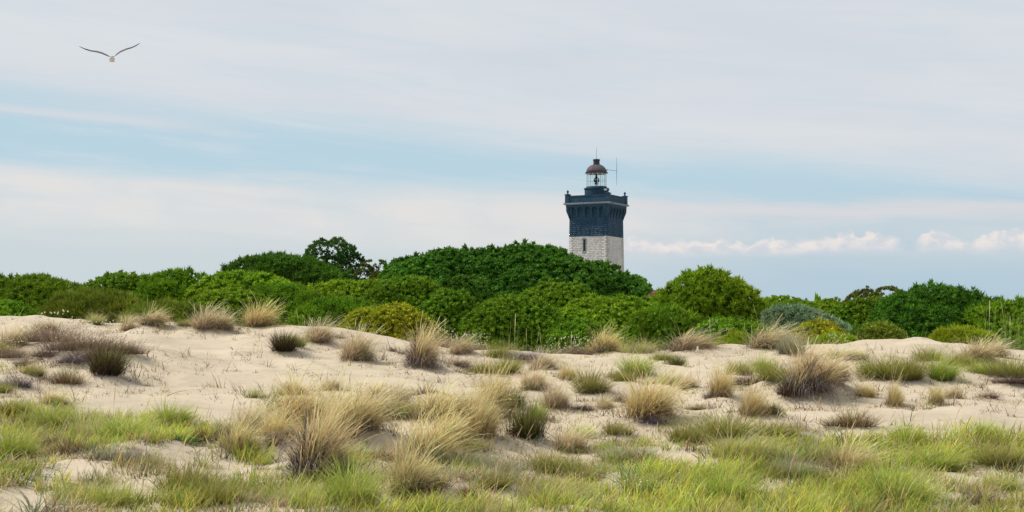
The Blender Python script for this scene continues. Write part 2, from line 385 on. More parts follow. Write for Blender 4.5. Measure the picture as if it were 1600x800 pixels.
def bush(name, label, cat, prof, D, pal, kind='juniper', depth=None, base_row=None, lob=0.26, group=None, gappy=0.0, csize=8.5, seed=1, trunk=True, lean=0.0, sharp=0.5):
    """a crown whose top follows prof [(px,row)...] when seen from the dune; one crown mesh, one trunk mesh"""
    rng = np.random.default_rng(seed * 7919 + 13)
    s = D / FPX
    xs = np.array([(p[0] - 800) * s for p in prof]); zs = np.array([EYE - (p[1] - HOR) * s for p in prof])
    x0, x1 = xs[0], xs[-1]; cx = (x0 + x1) / 2; hw = (x1 - x0) / 2
    g0 = float(H(cx, D, False))
    zb = g0 if base_row is None else EYE - (base_row - HOR) * s
    dep = depth if depth else min(hw * 0.8, 6.0)
    Hmax = zs.max() - zb
    root = empty(name, (cx, D, g0)); tag(root, label, cat, group)
    rc0 = csize * s * 0.74; lr0 = lob * min(Hmax, hw * 1.1)
    def top(x): return np.interp(x, xs, zs) - (0.22 * lr0 + 0.75 * rc0) * (.35 if gappy else 1)
    def surf(n, shrink=1.0):
        x = rng.uniform(x0, x1, n); u = (x - cx) / hw
        ph = rng.uniform(0.0, np.pi * 0.93, n)
        w = np.maximum(1 - np.abs(u) ** 2.4, 0.02) ** 0.5
        hh = np.maximum(top(x) - zb, 0.15)
        z = zb + np.maximum(np.sin(ph), 0.0) ** 0.75 * hh * shrink
        y = D - np.cos(ph) * dep * w * shrink
        xx = cx + (x - cx) * shrink
        return np.stack([xx, y, z], 1)
    lr = lob * min(Hmax, hw * 1.1)
    arc = math.pi * (dep + Hmax) / 2 * 2 * hw
    nl = int(np.clip(arc / (lr * lr) * 1.0, 12, 150))
    Cn = surf(nl)
    Rl = lr * rng.uniform(0.65, 1.2, nl)
    # keep each lobe's top on the outline
    inward = np.stack([(cx - Cn[:, 0]) * 0.15, D - Cn[:, 1], (zb + 0.25 * Hmax) - Cn[:, 2]], 1)
    inward /= np.linalg.norm(inward, axis=1, keepdims=True)
    Cn = Cn + inward * Rl[:, None] * 0.68
    rc = csize * s * (0.70 if D < 95 else .80)
    Ps, Ns = [], []
    for i in range(nl):
        m = int(4 * np.pi * Rl[i] ** 2 / (rc * rc * 1.55)) + 4
        k = np.arange(m) + rng.uniform(0, 1); phi = np.arccos(np.clip(1 - 2 * k / m, -1, 1)); th = k * 2.39996
        d = np.stack([np.cos(th) * np.sin(phi), np.sin(th) * np.sin(phi), np.cos(phi)], 1)
        d += rng.normal(0, 0.12, d.shape); d /= np.linalg.norm(d, axis=1, keepdims=True)
        p = Cn[i] + d * (Rl[i] * rng.uniform(0.86, 1.06, (m, 1))) * np.array([1.08, 1.05, 0.86])
        dist = np.linalg.norm((p[:, None] - Cn[None]) / np.array([1.08, 1.05, 0.86]), axis=2) / Rl[None]
        dist[:, i] = 9
        ok = (dist.min(1) > 0.93) & (d[:, 2] > -0.75) & (p[:, 2] > zb)
        back = (p[:, 1] > D + dep * 0.3) & (rng.random(m) < 0.85)
        low = (HOR + (EYE - p[:, 2]) / p[:, 1] * FPX > np.interp(800 + FPX * p[:, 0] / p[:, 1], RPX, RRW) + 6) & (rng.random(m) < .9)
        back |= low
        ok &= ~back
        if gappy: ok &= vnoise(p[:, 0] + p[:, 1] * .7, p[:, 2] + p[:, 1] * .3, rc * 3.2, seed) > (gappy * 2 - 1)
        Ps.append(p[ok]); Ns.append(d[ok])
    if not gappy:
        q = surf(int(arc / (rc * rc) * 0.36), 0.95); q = q[q[:, 1] < D + dep * .3]; e = q - np.array([cx, D, zb])
        e[:, 0] *= 0.3
        Ps.append(q); Ns.append(e + 1e-3)
    P = np.concatenate(Ps); N = np.concatenate(Ns)
    N = N / np.linalg.norm(N, axis=1, keepdims=True)
    up = {'pine': 0.9, 'juniper': 0.8, 'broad': 0.7, 'wisp': 1.4, 'silver': 0.7, 'open': .4}[kind]
    N = N + np.array([lean, 0, up]) + rng.normal(0, 0.22, N.shape)
    rad = rc * rng.uniform(0.75, 1.25, len(P))
    # some shoots stand proud of the crown
    pr = rng.random(len(P)) < 0.09; P = P + N / np.linalg.norm(N, axis=1, keepdims=True) * (pr * rc * rng.uniform(0.3, 0.9, len(P)) * min(sharp + .4, 1.3))[:, None]
    V, F, C = scatter_clumps(P, N, rad, kind, PAL[pal], rng)
    # crown-wide patches of yellower / bluer growth
    k = 1 + 0.22 * vnoise(V[:, 0] + V[:, 1], V[:, 2] * 1.3, lr * 1.6, seed + 3)
    C = C * k[:, None]; C[:, 0] *= 1 + 0.10 * vnoise(V[:, 0], V[:, 2], lr * 2.4, seed + 5)
    V = V - np.array([cx, D, g0])
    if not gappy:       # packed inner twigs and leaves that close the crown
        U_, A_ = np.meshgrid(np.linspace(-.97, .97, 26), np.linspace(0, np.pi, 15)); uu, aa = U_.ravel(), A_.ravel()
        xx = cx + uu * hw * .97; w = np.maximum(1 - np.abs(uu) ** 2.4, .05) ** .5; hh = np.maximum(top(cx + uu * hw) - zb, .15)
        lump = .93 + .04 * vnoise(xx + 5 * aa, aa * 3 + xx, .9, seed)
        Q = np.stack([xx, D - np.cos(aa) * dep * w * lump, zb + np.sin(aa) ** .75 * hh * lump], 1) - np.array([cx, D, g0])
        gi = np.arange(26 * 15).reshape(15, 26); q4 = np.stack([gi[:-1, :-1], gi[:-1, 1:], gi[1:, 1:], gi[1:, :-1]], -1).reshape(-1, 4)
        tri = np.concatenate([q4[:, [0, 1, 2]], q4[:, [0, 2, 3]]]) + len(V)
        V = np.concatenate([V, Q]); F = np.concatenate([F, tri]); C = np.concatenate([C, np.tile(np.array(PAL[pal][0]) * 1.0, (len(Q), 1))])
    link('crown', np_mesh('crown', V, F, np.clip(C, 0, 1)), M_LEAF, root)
    if trunk:
        parts = []
        tr = max(0.05, Hmax * 0.035)
        hz = Hmax * 0.45
        parts.append(tube([(0, 0, -0.3), (0.06 * Hmax, 0, hz * .5), (0.02 * Hmax, 0, hz)], [tr * 1.3, tr, tr * .8], 8))
        for i in range(7):
            j = rng.integers(0, nl); e = Vector(tuple(Cn[j] - np.array([cx, D, g0])))
            st = Vector((0.03 * Hmax, 0, hz * rng.uniform(.3, 1)))
            md = st.lerp(e, .5) + Vector((0, 0, -0.04 * Hmax))
            parts.append(tube([st, md, e], [tr * .6, tr * .4, tr * .12], 6))
        V, F = join(parts); link('trunk', np_mesh('trunk', V, F, smooth=True), M_BARK, root)
    return root
NTREE = 0
def B(*a, **k):
    global NTREE
    NTREE += 1; k.setdefault('seed', NTREE); return bush(*a, **k)
# far belt first
B('evergreen_tree', 'wide flat-topped green trees low on the horizon beside the silvery bush', 'trees', [(1150, 480), (1185, 470), (1205, 464), (1232, 463), (1262, 466), (1290, 462), (1315, 466), (1345, 474), (1380, 482)], 150, 'bright', 'broad', lob=.5, csize=5, depth=6)
B('dead_topped_tree', 'thin dark leaning tree with bare dead tips left of the dense right-hand bush', 'tree', [(1322, 478), (1335, 462), (1348, 452), (1356, 450), (1366, 460), (1378, 474)], 82, 'brown', 'open', lob=.3, csize=6, gappy=.3, depth=1.3, sharp=1)
B('dead_topped_tree', 'brownish tree with rounded thinning top touching the dense right-hand bush', 'tree', [(1362, 472), (1374, 455), (1388, 449), (1402, 455), (1420, 462), (1440, 470)], 80, 'brown', 'open', lob=.3, csize=6, gappy=.15, depth=1.6)
B('evergreen_tree', 'dark green spreading evergreen left of the open-crowned tree', 'tree', [(352, 425), (370, 408), (395, 397), (425, 392), (455, 396), (480, 400), (505, 408), (530, 425), (545, 440)], 100, 'deep', 'pine', lob=.26, csize=7)
B('open_crowned_tree', 'tall bluish dark tree with sky showing through its crown', 'tree', [(474, 424), (484, 402), (494, 384), (506, 373), (517, 382), (527, 374), (540, 377), (550, 389), (562, 404), (572, 420), (584, 436)], 105, 'dark', 'open', lob=.2, csize=5.5, gappy=.27, depth=1.7, sharp=1)
B('sparse_small_tree', 'small sparse see-through tree between the bluish dark tree and the great dome', 'tree', [(563, 425), (570, 413), (580, 406), (592, 406), (601, 413), (608, 425)], 103, 'brown', 'open', lob=.3, csize=4.6, gappy=.40, depth=1.6)
B('dome_tree', 'huge dark green domed tree mass hiding the foot of the lighthouse', 'tree', [(596, 442), (612, 420), (636, 401), (668, 387), (700, 385), (740, 387), (775, 381), (815, 379), (860, 382), (900, 391), (935, 406), (965, 418), (990, 431), (1008, 448), (1022, 470)], 100, 'deep', 'broad', depth=9, lob=.2, csize=8)
B('pink_tinged_shrub', 'small reddish pink shrub in the dip right of the great dome', 'shrub', [(1016, 464), (1022, 453), (1032, 450), (1042, 451), (1050, 464)], 92, 'pink', 'broad', lob=.4, csize=5, depth=1)
B('evergreen_bush', 'low green filler bush under the reddish pink shrub', 'bush', [(985, 480), (1005, 462), (1030, 458), (1060, 466), (1080, 480)], 90, 'mid', 'broad', csize=7, depth=2)
# left row
B('evergreen_bush', 'wide rounded dark evergreen filling the left end of the row', 'bush', [(-200, 470), (-150, 440), (-80, 430), (-25, 432), (15, 428), (45, 426), (80, 430), (108, 436), (125, 452), (132, 470)], 76, 'mid', 'pine', csize=7.5)
B('evergreen_bush', 'rounded evergreen just right of the first gap in the left row', 'bush', [(126, 462), (145, 438), (175, 424), (200, 423), (225, 429), (245, 440), (258, 460)], 78, 'mid', 'juniper', csize=7.5)
B('evergreen_bush', 'evergreen with a few shoots poking above its top, behind the left dune crest', 'bush', [(222, 455), (240, 430), (262, 420), (285, 419), (302, 424), (318, 438), (330, 455)], 74, 'mid', 'pine', csize=7.5, sharp=1.2)
B('evergreen_bush', 'tall rounded bright green bush below the spreading dark evergreen', 'bush', [(296, 462), (320, 436), (345, 424), (375, 420), (410, 422), (435, 430), (450, 448)], 72, 'bright', 'juniper')
B('evergreen_bush', 'low dark evergreen hump at the left edge in front of the wide one', 'bush', [(-50, 490), (-20, 470), (15, 466), (42, 474), (62, 492)], 58, 'mid', 'juniper')
B('soft_green_bush', 'soft olive green bush sprawling low behind the flower heads', 'bush', [(62, 492), (85, 468), (115, 457), (150, 453), (185, 458), (215, 468), (238, 488)], 60, 'soft', 'wisp', csize=10)
B('soft_green_bush', 'feathery olive bush behind the tuft on the left dune peak', 'bush', [(205, 490), (235, 474), (265, 468), (298, 474), (320, 492)], 56, 'soft', 'wisp', csize=10)
B('evergreen_bush', 'bright green bush behind the paired beige tufts', 'bush', [(275, 486), (300, 466), (335, 450), (370, 446), (400, 455), (418, 478)], 60, 'bright', 'juniper')
B('evergreen_bush', 'broad evergreen hump behind the round golden tuft on the crest', 'bush', [(372, 478), (395, 450), (425, 440), (458, 440), (485, 450), (505, 476)], 62, 'mid', 'pine')
B('evergreen_bush', 'flat-topped bright bush under the bluish open-crowned tree', 'bush', [(470, 462), (495, 441), (525, 434), (560, 436), (590, 432), (612, 440), (630, 460)], 72, 'bright', 'juniper')
B('evergreen_bush', 'low mid green bush left of the yellow-green round bush', 'bush', [(462, 492), (490, 468), (525, 460), (555, 464), (580, 478), (596, 496)], 56, 'mid', 'pine')
B('evergreen_bush', 'tall bright bush directly above the yellow-green round bush', 'bush', [(572, 470), (595, 443), (620, 430), (648, 428), (672, 436), (692, 455), (706, 478)], 66, 'mid', 'juniper')
B('yellow_green_bush', 'low round yellow-green bush at the dune edge, the yellowest in the row', 'bush', [(540, 512), (556, 486), (580, 473), (610, 470), (640, 474), (662, 486), (682, 514)], 47, 'olive', 'broad', csize=9, depth=1.6, lob=.28)
B('evergreen_bush', 'shaded green bush filling the hollow right of the yellow-green bush', 'bush', [(652, 500), (668, 470), (690, 452), (712, 450), (735, 466), (752, 500)], 60, 'mid', 'juniper', csize=9)
B('evergreen_bush', 'upright bushy evergreen standing dark against the great dome', 'bush', [(672, 470), (690, 440), (715, 424), (740, 430), (758, 450), (772, 475)], 82, 'deep', 'broad')
B('evergreen_bush', 'round mid green bush in front of the dome, below the lighthouse', 'bush', [(808, 470), (830, 448), (858, 437), (888, 438), (912, 450), (930, 472)], 82, 'mid', 'broad', csize=8)
B('evergreen_bush', 'large rounded evergreen near the dune crest at the middle of the row', 'bush', [(730, 520), (745, 485), (768, 465), (795, 458), (828, 460), (852, 474), (870, 500), (880, 520)], 58, 'mid', 'juniper', csize=9)
B('evergreen_bush', 'bright flat-domed bush below the right shoulder of the great dome', 'bush', [(862, 505), (885, 478), (915, 462), (950, 457), (985, 460), (1012, 470), (1032, 492), (1042, 510)], 62, 'bright', 'juniper', csize=9)
B('evergreen_bush', 'small dark bush at the dune edge under the bright flat-domed bush', 'bush', [(868, 530), (880, 505), (905, 494), (930, 498), (950, 512), (962, 532)], 52, 'mid', 'juniper', csize=10)
B('evergreen_bush', 'low rounded bush in front of the tall pointed evergreen', 'bush', [(982, 515), (1002, 488), (1030, 476), (1058, 478), (1080, 492), (1098, 518)], 56, 'mid', 'pine', csize=9.5)
B('evergreen_bush', 'tall pointed evergreen standing clear against the sky right of the dip', 'tree', [(1028, 478), (1040, 458), (1058, 440), (1078, 424), (1100, 417), (1122, 419), (1142, 432), (1162, 444), (1182, 462), (1196, 492)], 68, 'bright', 'pine', csize=9, sharp=1.1)
B('evergreen_bush', 'dark low bush at the right foot of the tall pointed evergreen', 'bush', [(1085, 520), (1105, 500), (1135, 492), (1165, 496), (1190, 505), (1205, 525)], 54, 'mid', 'juniper', csize=10)
# right group
B('silver_bush', 'silvery grey-green bush sloping down to the right', 'bush', [(1205, 492), (1214, 476), (1240, 471), (1268, 476), (1294, 488), (1316, 503), (1330, 522)], 62, 'silver', 'silver', csize=9, lob=.3, lean=.3)
B('evergreen_bush', 'mid green bush behind the silvery bush', 'bush', [(1290, 500), (1308, 478), (1335, 464), (1368, 460), (1400, 466), (1425, 490)], 66, 'mid', 'juniper')
B('evergreen_bush', 'large dense dark green bush dominating the right side', 'bush', [(1345, 525), (1360, 496), (1380, 478), (1408, 458), (1430, 447), (1460, 441), (1495, 443), (1520, 452), (1540, 468), (1556, 500)], 56, 'deep', 'pine', csize=9, sharp=1.2)
B('evergreen_bush', 'spiky green bush running out of the right edge behind the reeds', 'bush', [(1520, 505), (1536, 476), (1560, 470), (1590, 468), (1640, 464), (1700, 460), (1760, 468), (1800, 492)], 54, 'mid', 'pine', csize=9.5, sharp=1.4)
B('evergreen_bush', 'small round yellow-tipped bush in front of the silvery bush', 'bush', [(1238, 535), (1246, 510), (1264, 499), (1288, 499), (1308, 510), (1322, 534)], 48, 'olive', 'juniper', csize=9, lob=.3, depth=1.3)
B('evergreen_bush', 'small lemon green cushion bush with pale flowers at the right dune edge', 'bush', [(1272, 545), (1284, 528), (1305, 521), (1322, 526), (1338, 545)], 44.5, 'lemon', 'wisp', csize=8, lob=.35, depth=.8, trunk=False)
B('evergreen_bush', 'olive dune-edge bush at the left foot of the dense right-hand bush', 'bush', [(1340, 530), (1352, 510), (1372, 500), (1395, 508), (1412, 530)], 50, 'soft', 'pine', csize=9)
B('lemon_green_bush', 'bright lemon green low bush on the crest under the dense right-hand bush', 'bush', [(1458, 534), (1468, 520), (1490, 513), (1515, 513), (1535, 520), (1548, 536)], 43.5, 'lemon', 'wisp', csize=8, lob=.35, depth=.9, trunk=False)
B('lemon_green_bush', 'green leafy patch between the tall pointed evergreen and the crest grass', 'bush', [(1122, 548), (1132, 530), (1150, 520), (1168, 526), (1178, 548)], 44.5, 'lemon', 'wisp', csize=8, lob=.35, depth=.9, trunk=False)

def far_wood():
    rng = np.random.default_rng(5); P, rad = [], []
    for i in range(900):
        x = rng.uniform(-130, 150); y = rng.uniform(175, 200) if abs(x - 13) > 12 else rng.uniform(240, 260)
        hgt = 4.2 + 1.3 * vnoise(np.array([x]), np.array([0.0]), 9, 3)[0]
        P.append((x, y, 0.45 + hgt * rng.uniform(0, 1) ** .6)); rad.append(rng.uniform(1.2, 2.0))
    V, F, C = scatter_clumps(np.array(P), np.tile([0, -.5, 1.0], (len(P), 1)) + rng.normal(0, .2, (len(P), 3)), np.array(rad), 'broad', PAL['mid'], rng)
    o = link('far_woodland', np_mesh('far_woodland', V, F, C), M_LEAF)
    tag(o, 'low green belt of far woodland glimpsed between the bushes', 'woodland', kind='stuff')
far_wood()

# ------------------------------------------------------------------ grass tufts
def blades(root, az, lean0, bend, length, width, cb, ct, segs=4, head=0.0, rng=RNG, cm=0.5):
    """tapering curved blades: all arguments per blade; returns V, quads, colours. Angles from the vertical."""
    n = len(root); t = np.linspace(0, 1, segs + 1)
    pos = np.zeros((n, segs + 1, 3)); pos[:, 0] = root
    hd = np.stack([np.cos(az), np.sin(az), np.zeros(n)], 1)
    for i in range(segs):
        a = lean0 + bend * ((i + .5) / segs) ** 1.3
        pos[:, i + 1] = pos[:, i] + (hd * np.sin(a)[:, None] + np.array([0, 0, 1]) * np.cos(a)[:, None]) * (length / segs)[:, None]
    tw = rng.uniform(-1.2, 1.2, n) + az + np.pi / 2
    sd = np.stack([np.cos(tw), np.sin(tw), rng.normal(0, .15, n)], 1)
    prof = (1 - t ** 1.6) * 0.9 + 0.1
    if head: prof = 0.45 + head * np.exp(-((t - 0.86) / 0.11) ** 2)
    w = width[:, None] * prof[None] * 0.5
    Lf = pos - sd[:, None] * w[..., None]; Rt = pos + sd[:, None] * w[..., None]
    V = np.stack([Lf, Rt], 2).reshape(n, -1, 3)
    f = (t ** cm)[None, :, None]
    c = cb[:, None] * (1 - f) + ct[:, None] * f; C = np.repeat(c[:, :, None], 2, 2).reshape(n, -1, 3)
    b = (np.arange(n) * (segs + 1) * 2)[:, None, None]; s = (np.arange(segs) * 2)[None, :, None]
    F = (b + s + np.array([0, 1, 3, 2])[None, None]).reshape(-1, 4)
    return V.reshape(-1, 3), F, C.reshape(-1, 3)
def vary(c, n, rng, amt=0.25, hue=0.12):
    c = np.tile(np.array(c, float), (n, 1)) * rng.uniform(1 - amt, 1 + amt, (n, 1)); h = rng.normal(0, hue, (n, 1)); return np.clip(c * (1 + h * np.array([[1.0, -.3, .3]])), 0.005, 0.9)
def disc(n, r, rng):
    a = rng.uniform(0, 2 * np.pi, n); q = np.sqrt(rng.uniform(0, 1, n)) * r
    return np.stack([q * np.cos(a), q * np.sin(a), np.full(n, -0.03)], 1), a, q
def fan(n, r, rng, lean, bend, L, W, cb, ct, wind=0.25, segs=3, head=0.0, cm=.9, amt=.3, z0=0.0):
    """n blades out of a disc of radius r; lean grows towards the rim; wind pushes them to +x"""
    n = int(n * 1.9); W *= .55; bend *= 1.25; wind *= 1.15
    k = 5 if n > 150 else 3                     # a tuft grows as a few crowns of unequal height
    root, a, q = disc(n, r * .8, rng)
    ca = rng.uniform(0, 6.28, k); cq = r * rng.uniform(.15, 1.15, k); cs = rng.uniform(.5, 1.12, k); cs[0] = 1.05; cq[0] *= .5
    wch = rng.integers(0, k, n); root[:, 2] += z0 * np.maximum(1 - (q / (r * .8)) ** 2, 0) * rng.uniform(.3, 1, n) * cs[wch]
    root[:, 0] += (np.cos(ca) * cq)[wch]; root[:, 1] += (np.sin(ca) * cq)[wch]
    cw = rng.uniform(-.18, .22, k)[wch]; sz = cs[wch]
    az = a + rng.normal(0, .5, n)
    le = lean * (0.25 + 0.75 * q / max(r * .8, 1e-6)) * rng.uniform(.5, 1.3, n)
    be = bend * rng.uniform(.4, 1.3, n)
    dx = np.cos(az) * np.sin(le) + wind * rng.uniform(.3, 1.3, n) + cw; dy = np.sin(az) * np.sin(le); dz = np.cos(le)
    az = np.arctan2(dy, dx); le = np.arctan2(np.hypot(dx, dy), dz)
    return blades(root, az, le, be, L * sz * rng.uniform(.42, 1.12, n), W * rng.uniform(.7, 1.3, n), vary(cb, n, rng, amt), vary(ct, n, rng, amt), segs, head, rng, cm)
def cat3(parts):
    Vs, Fs, Cs, off = [], [], [], 0
    for V, F, C in parts:
        Vs.append(V); Fs.append(F + off); Cs.append(C); off += len(V)
    return np.concatenate(Vs), np.concatenate(Fs), np.concatenate(Cs)
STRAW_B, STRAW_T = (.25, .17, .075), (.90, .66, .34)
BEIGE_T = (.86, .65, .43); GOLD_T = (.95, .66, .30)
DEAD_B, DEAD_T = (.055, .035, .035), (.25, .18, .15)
def kind_parts(kind, rng):
    """unit-size tuft (about 1 high, 1 wide): {part name: (V,F,C,material)}"""
    P = {}
    if kind in ('straw', 'beige', 'gold', 'windy'):
        tip = {'straw': STRAW_T, 'beige': BEIGE_T, 'gold': GOLD_T, 'windy': (.86, .65, .40)}[kind]
        wind = .85 if kind == 'windy' else .42
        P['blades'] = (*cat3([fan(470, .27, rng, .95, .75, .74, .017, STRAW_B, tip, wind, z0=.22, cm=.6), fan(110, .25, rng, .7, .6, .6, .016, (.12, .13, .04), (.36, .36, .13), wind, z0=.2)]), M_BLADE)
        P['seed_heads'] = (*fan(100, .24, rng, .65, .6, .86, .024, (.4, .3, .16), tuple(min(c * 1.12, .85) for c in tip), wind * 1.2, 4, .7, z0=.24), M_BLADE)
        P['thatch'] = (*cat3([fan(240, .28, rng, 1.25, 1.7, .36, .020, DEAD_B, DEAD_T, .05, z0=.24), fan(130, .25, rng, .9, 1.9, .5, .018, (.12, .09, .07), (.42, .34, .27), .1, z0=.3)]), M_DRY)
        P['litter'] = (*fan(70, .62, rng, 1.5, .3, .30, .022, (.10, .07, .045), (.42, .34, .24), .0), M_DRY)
    elif kind == 'skirt':       # straw top over a big drooping grey-violet skirt
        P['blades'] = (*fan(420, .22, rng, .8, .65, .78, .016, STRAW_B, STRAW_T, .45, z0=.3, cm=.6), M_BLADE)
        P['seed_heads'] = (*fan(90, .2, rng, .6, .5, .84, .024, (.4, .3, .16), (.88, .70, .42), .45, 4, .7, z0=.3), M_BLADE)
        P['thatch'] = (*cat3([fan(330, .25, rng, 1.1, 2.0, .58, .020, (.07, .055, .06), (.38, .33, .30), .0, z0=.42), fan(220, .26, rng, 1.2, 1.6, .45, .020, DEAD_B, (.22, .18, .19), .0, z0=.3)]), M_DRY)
        P['litter'] = (*fan(70, .62, rng, 1.5, .3, .30, .022, (.12, .08, .05), (.42, .34, .24), .0), M_DRY)
    elif kind == 'green':
        P['blades'] = (*cat3([fan(360, .22, rng, .75, .95, .95, .022, (.11, .17, .015), (.50, .60, .09), .22), fan(120, .2, rng, .6, .8, .85, .018, (.2, .2, .06), (.55, .55, .2), .22)]), M_BLADE)
        P['thatch'] = (*fan(130, .22, rng, 1.2, 1.3, .4, .017, (.10, .09, .035), (.40, .36, .18), .05), M_DRY)
    elif kind == 'olive':
        P['blades'] = (*cat3([fan(420, .30, rng, .85, .45, .75, .018, (.10, .10, .014), (.36, .37, .07), .15), fan(130, .28, rng, .7, .4, .85, .015, (.15, .13, .05), (.45, .38, .18), .2)]), M_BLADE)
        P['thatch'] = (*fan(220, .32, rng, 1.25, 1.0, .38, .018, DEAD_B, (.24, .19, .11), .0), M_DRY)
    elif kind == 'pale':
        P['blades'] = (*cat3([fan(380, .28, rng, .8, .6, .85, .016, (.20, .21, .06), (.52, .52, .20), .3), fan(120, .25, rng, .6, .5, 1.0, .02, (.35, .3, .14), (.68, .58, .33), .35)]), M_BLADE)
        P['thatch'] = (*fan(150, .28, rng, 1.2, 1.1, .4, .018, (.12, .09, .05), (.38, .30, .18), .0), M_DRY)
    elif kind == 'greygreen':
        P['blades'] = (*cat3([fan(380, .28, rng, .8, .5, .85, .016, (.10, .12, .06), (.36, .39, .22), .2), fan(130, .25, rng, .6, .5, 1.0, .016, (.25, .22, .15), (.52, .46, .34), .3)]), M_BLADE)
        P['thatch'] = (*fan(200, .3, rng, 1.2, 1.1, .4, .018, DEAD_B, (.30, .26, .21), .0), M_DRY)
    elif kind == 'dead':
        P['stems'] = (*cat3([fan(420, .3, rng, 1.15, .9, .62, .020, DEAD_B, (.26, .17, .15), .05, cm=.8), fan(90, .25, rng, .8, .5, .85, .014, (.12, .08, .06), (.45, .36, .27), .1)]), M_DRY)
    elif kind == 'violet':
        P['stems'] = (*cat3([fan(420, .3, rng, 1.2, 1.2, .62, .020, (.05, .04, .05), (.23, .18, .22), .05, cm=.8), fan(90, .25, rng, 1.0, .8, .75, .014, (.15, .12, .12), (.48, .42, .38), .1)]), M_DRY)
    elif kind == 'twiggy':      # dark woody bush with a little green on top
        P['stems'] = (*fan(440, .36, rng, .9, .45, .72, .024, (.035, .022, .018), (.15, .09, .06), .1, cm=.9, z0=.2), M_DRY)
        P['leaves'] = (*fan(200, .30, rng, .7, .35, .92, .026, (.04, .05, .01), (.25, .30, .05), .1, cm=1.6), M_BLADE)
    elif kind == 'cushion':
        root, a, q = disc(420, .42, rng); root[:, 2] = .28 * np.sqrt(np.maximum(0, 1 - (q / .5) ** 2)) * rng.uniform(.3, 1, 420)
        n = 420
        P['leaves'] = (*blades(root, a, .9 * q / .42 + .2, rng.uniform(0, .8, n), rng.uniform(.14, .32, n), rng.uniform(.03, .05, n), vary((.05, .13, .02), n, rng), vary((.15, .36, .06), n, rng), 3, 0, rng), M_BLADE)
    elif kind == 'brown_dome':
        P['stems'] = (*cat3([fan(480, .34, rng, 1.15, .35, .58, .020, (.08, .05, .03), (.33, .22, .13), .0, cm=.8), fan(110, .3, rng, .9, .9, .72, .016, (.3, .22, .12), (.64, .52, .34), .1), fan(60, .2, rng, .5, .2, .75, .018, (.12, .14, .03), (.38, .38, .10), .0)]), M_DRY)
    elif kind == 'reed':
        P['blades'] = (*cat3([fan(8, .38, rng, .25, .3, 1.0, .045, (.10, .17, .02), (.34, .40, .12), .12, 6), fan(26, .38, rng, .5, 1.3, .5, .05, (.06, .13, .015), (.22, .32, .06), .15, 5)]), M_BLADE)
        P['seed_heads'] = (*fan(3, .3, rng, .2, .25, 1.02, .05, (.2, .25, .08), (.50, .50, .24), .12, 6, .8), M_BLADE)
    elif kind == 'haretail':
        P['stems'] = (*cat3([fan(260, .42, rng, .7, .4, .75, .018, (.10, .07, .05), (.40, .29, .21), .1), fan(160, .42, rng, 1.1, .6, .5, .02, DEAD_B, (.25, .18, .14), .0)]), M_DRY)
        n = 46; root, a, q = disc(n, .48, rng); root[:, 2] = rng.uniform(.3, .92, n)
        Vs, Fs = [], []
        for i in range(n):
            x, y, z = root[i]; rr = rng.uniform(.010, .017)
            V, F = tube([(x, y, z), (x, y, z + rr * .8), (x, y, z + rr * 2.4), (x + .004, y, z + rr * 3.4)], [rr * .4, rr, rr * .8, rr * .15], 5); Vs.append((V, F))
        V, F = join(Vs); P['flower_heads'] = (V, F, vary((.78, .70, .56), len(V), rng, .08, .03), M_DRY)
    elif kind == 'sprig':
        P['blades'] = (*fan(60, .25, rng, 1.0, .5, .7, .035, (.10, .08, .03), (.33, .28, .11), .1), M_BLADE)
    return P
LIB = {}
def tuft_mesh(kind, var):
    if (kind, var) not in LIB:
        rng = np.random.default_rng(sum(map(ord, kind)) * 31 + var)
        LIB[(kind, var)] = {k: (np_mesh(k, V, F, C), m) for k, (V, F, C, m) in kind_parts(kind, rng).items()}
    return LIB[(kind, var)]
FIRST = {}
GROUPN = {'reed': 'reeds along the foot of the bushes'}
TN = 0
def T(kind, px, row, h, w, label, name='grass_tuft', cat='grass tuft', rz=None, D=None):
    """plant a tuft whose base shows at (px,row) and which is h x w photo pixels"""
    global TN
    TN += 1
    p = at(px, row) if D is None else Vector(((px - 800) / FPX * D, D, float(H((px - 800) / FPX * D, D))))
    s = p.y / FPX; var = TN % 3
    if rz is None: rz = random.uniform(-.45, .45)
    key = (kind, var)
    if key not in FIRST:
        root = empty(name)
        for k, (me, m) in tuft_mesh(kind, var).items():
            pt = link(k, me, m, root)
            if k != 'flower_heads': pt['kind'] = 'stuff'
        FIRST[key] = root
    else:
        src = FIRST[key]; root = src.copy(); root.name = name; COL.objects.link(root)
        for ch in src.children:
            c = ch.copy(); c.parent = root; COL.objects.link(c)
    root.location = p - Vector((0, 0, 0.01)); root.rotation_euler = (0, 0, rz)
    root.scale = (w * s * (.85 if kind == 'twiggy' else 1.12), w * s * 1.0, h * s * (1.36 if kind in ('straw', 'beige', 'gold', 'windy', 'skirt') else {'dead': 1.5, 'violet': 1.5, 'haretail': 1.5, 'twiggy': 1.35, 'brown_dome': 1.45, 'olive': 1.3}.get(kind, 1.15)))
    tag(root, label, cat, GROUPN.get(kind, 'grass tufts and small plants on the dunes'))
    PLACED.append(root)
    if D is None and w >= 36 and row < 700 and kind not in ('cushion', 'green', 'pale'):
        MOUNDS.append((p.x, p.y + .05, w * s * .62, w * s * .95, .11 * min(w * s, 1.0)))
    return root
PLACED = []
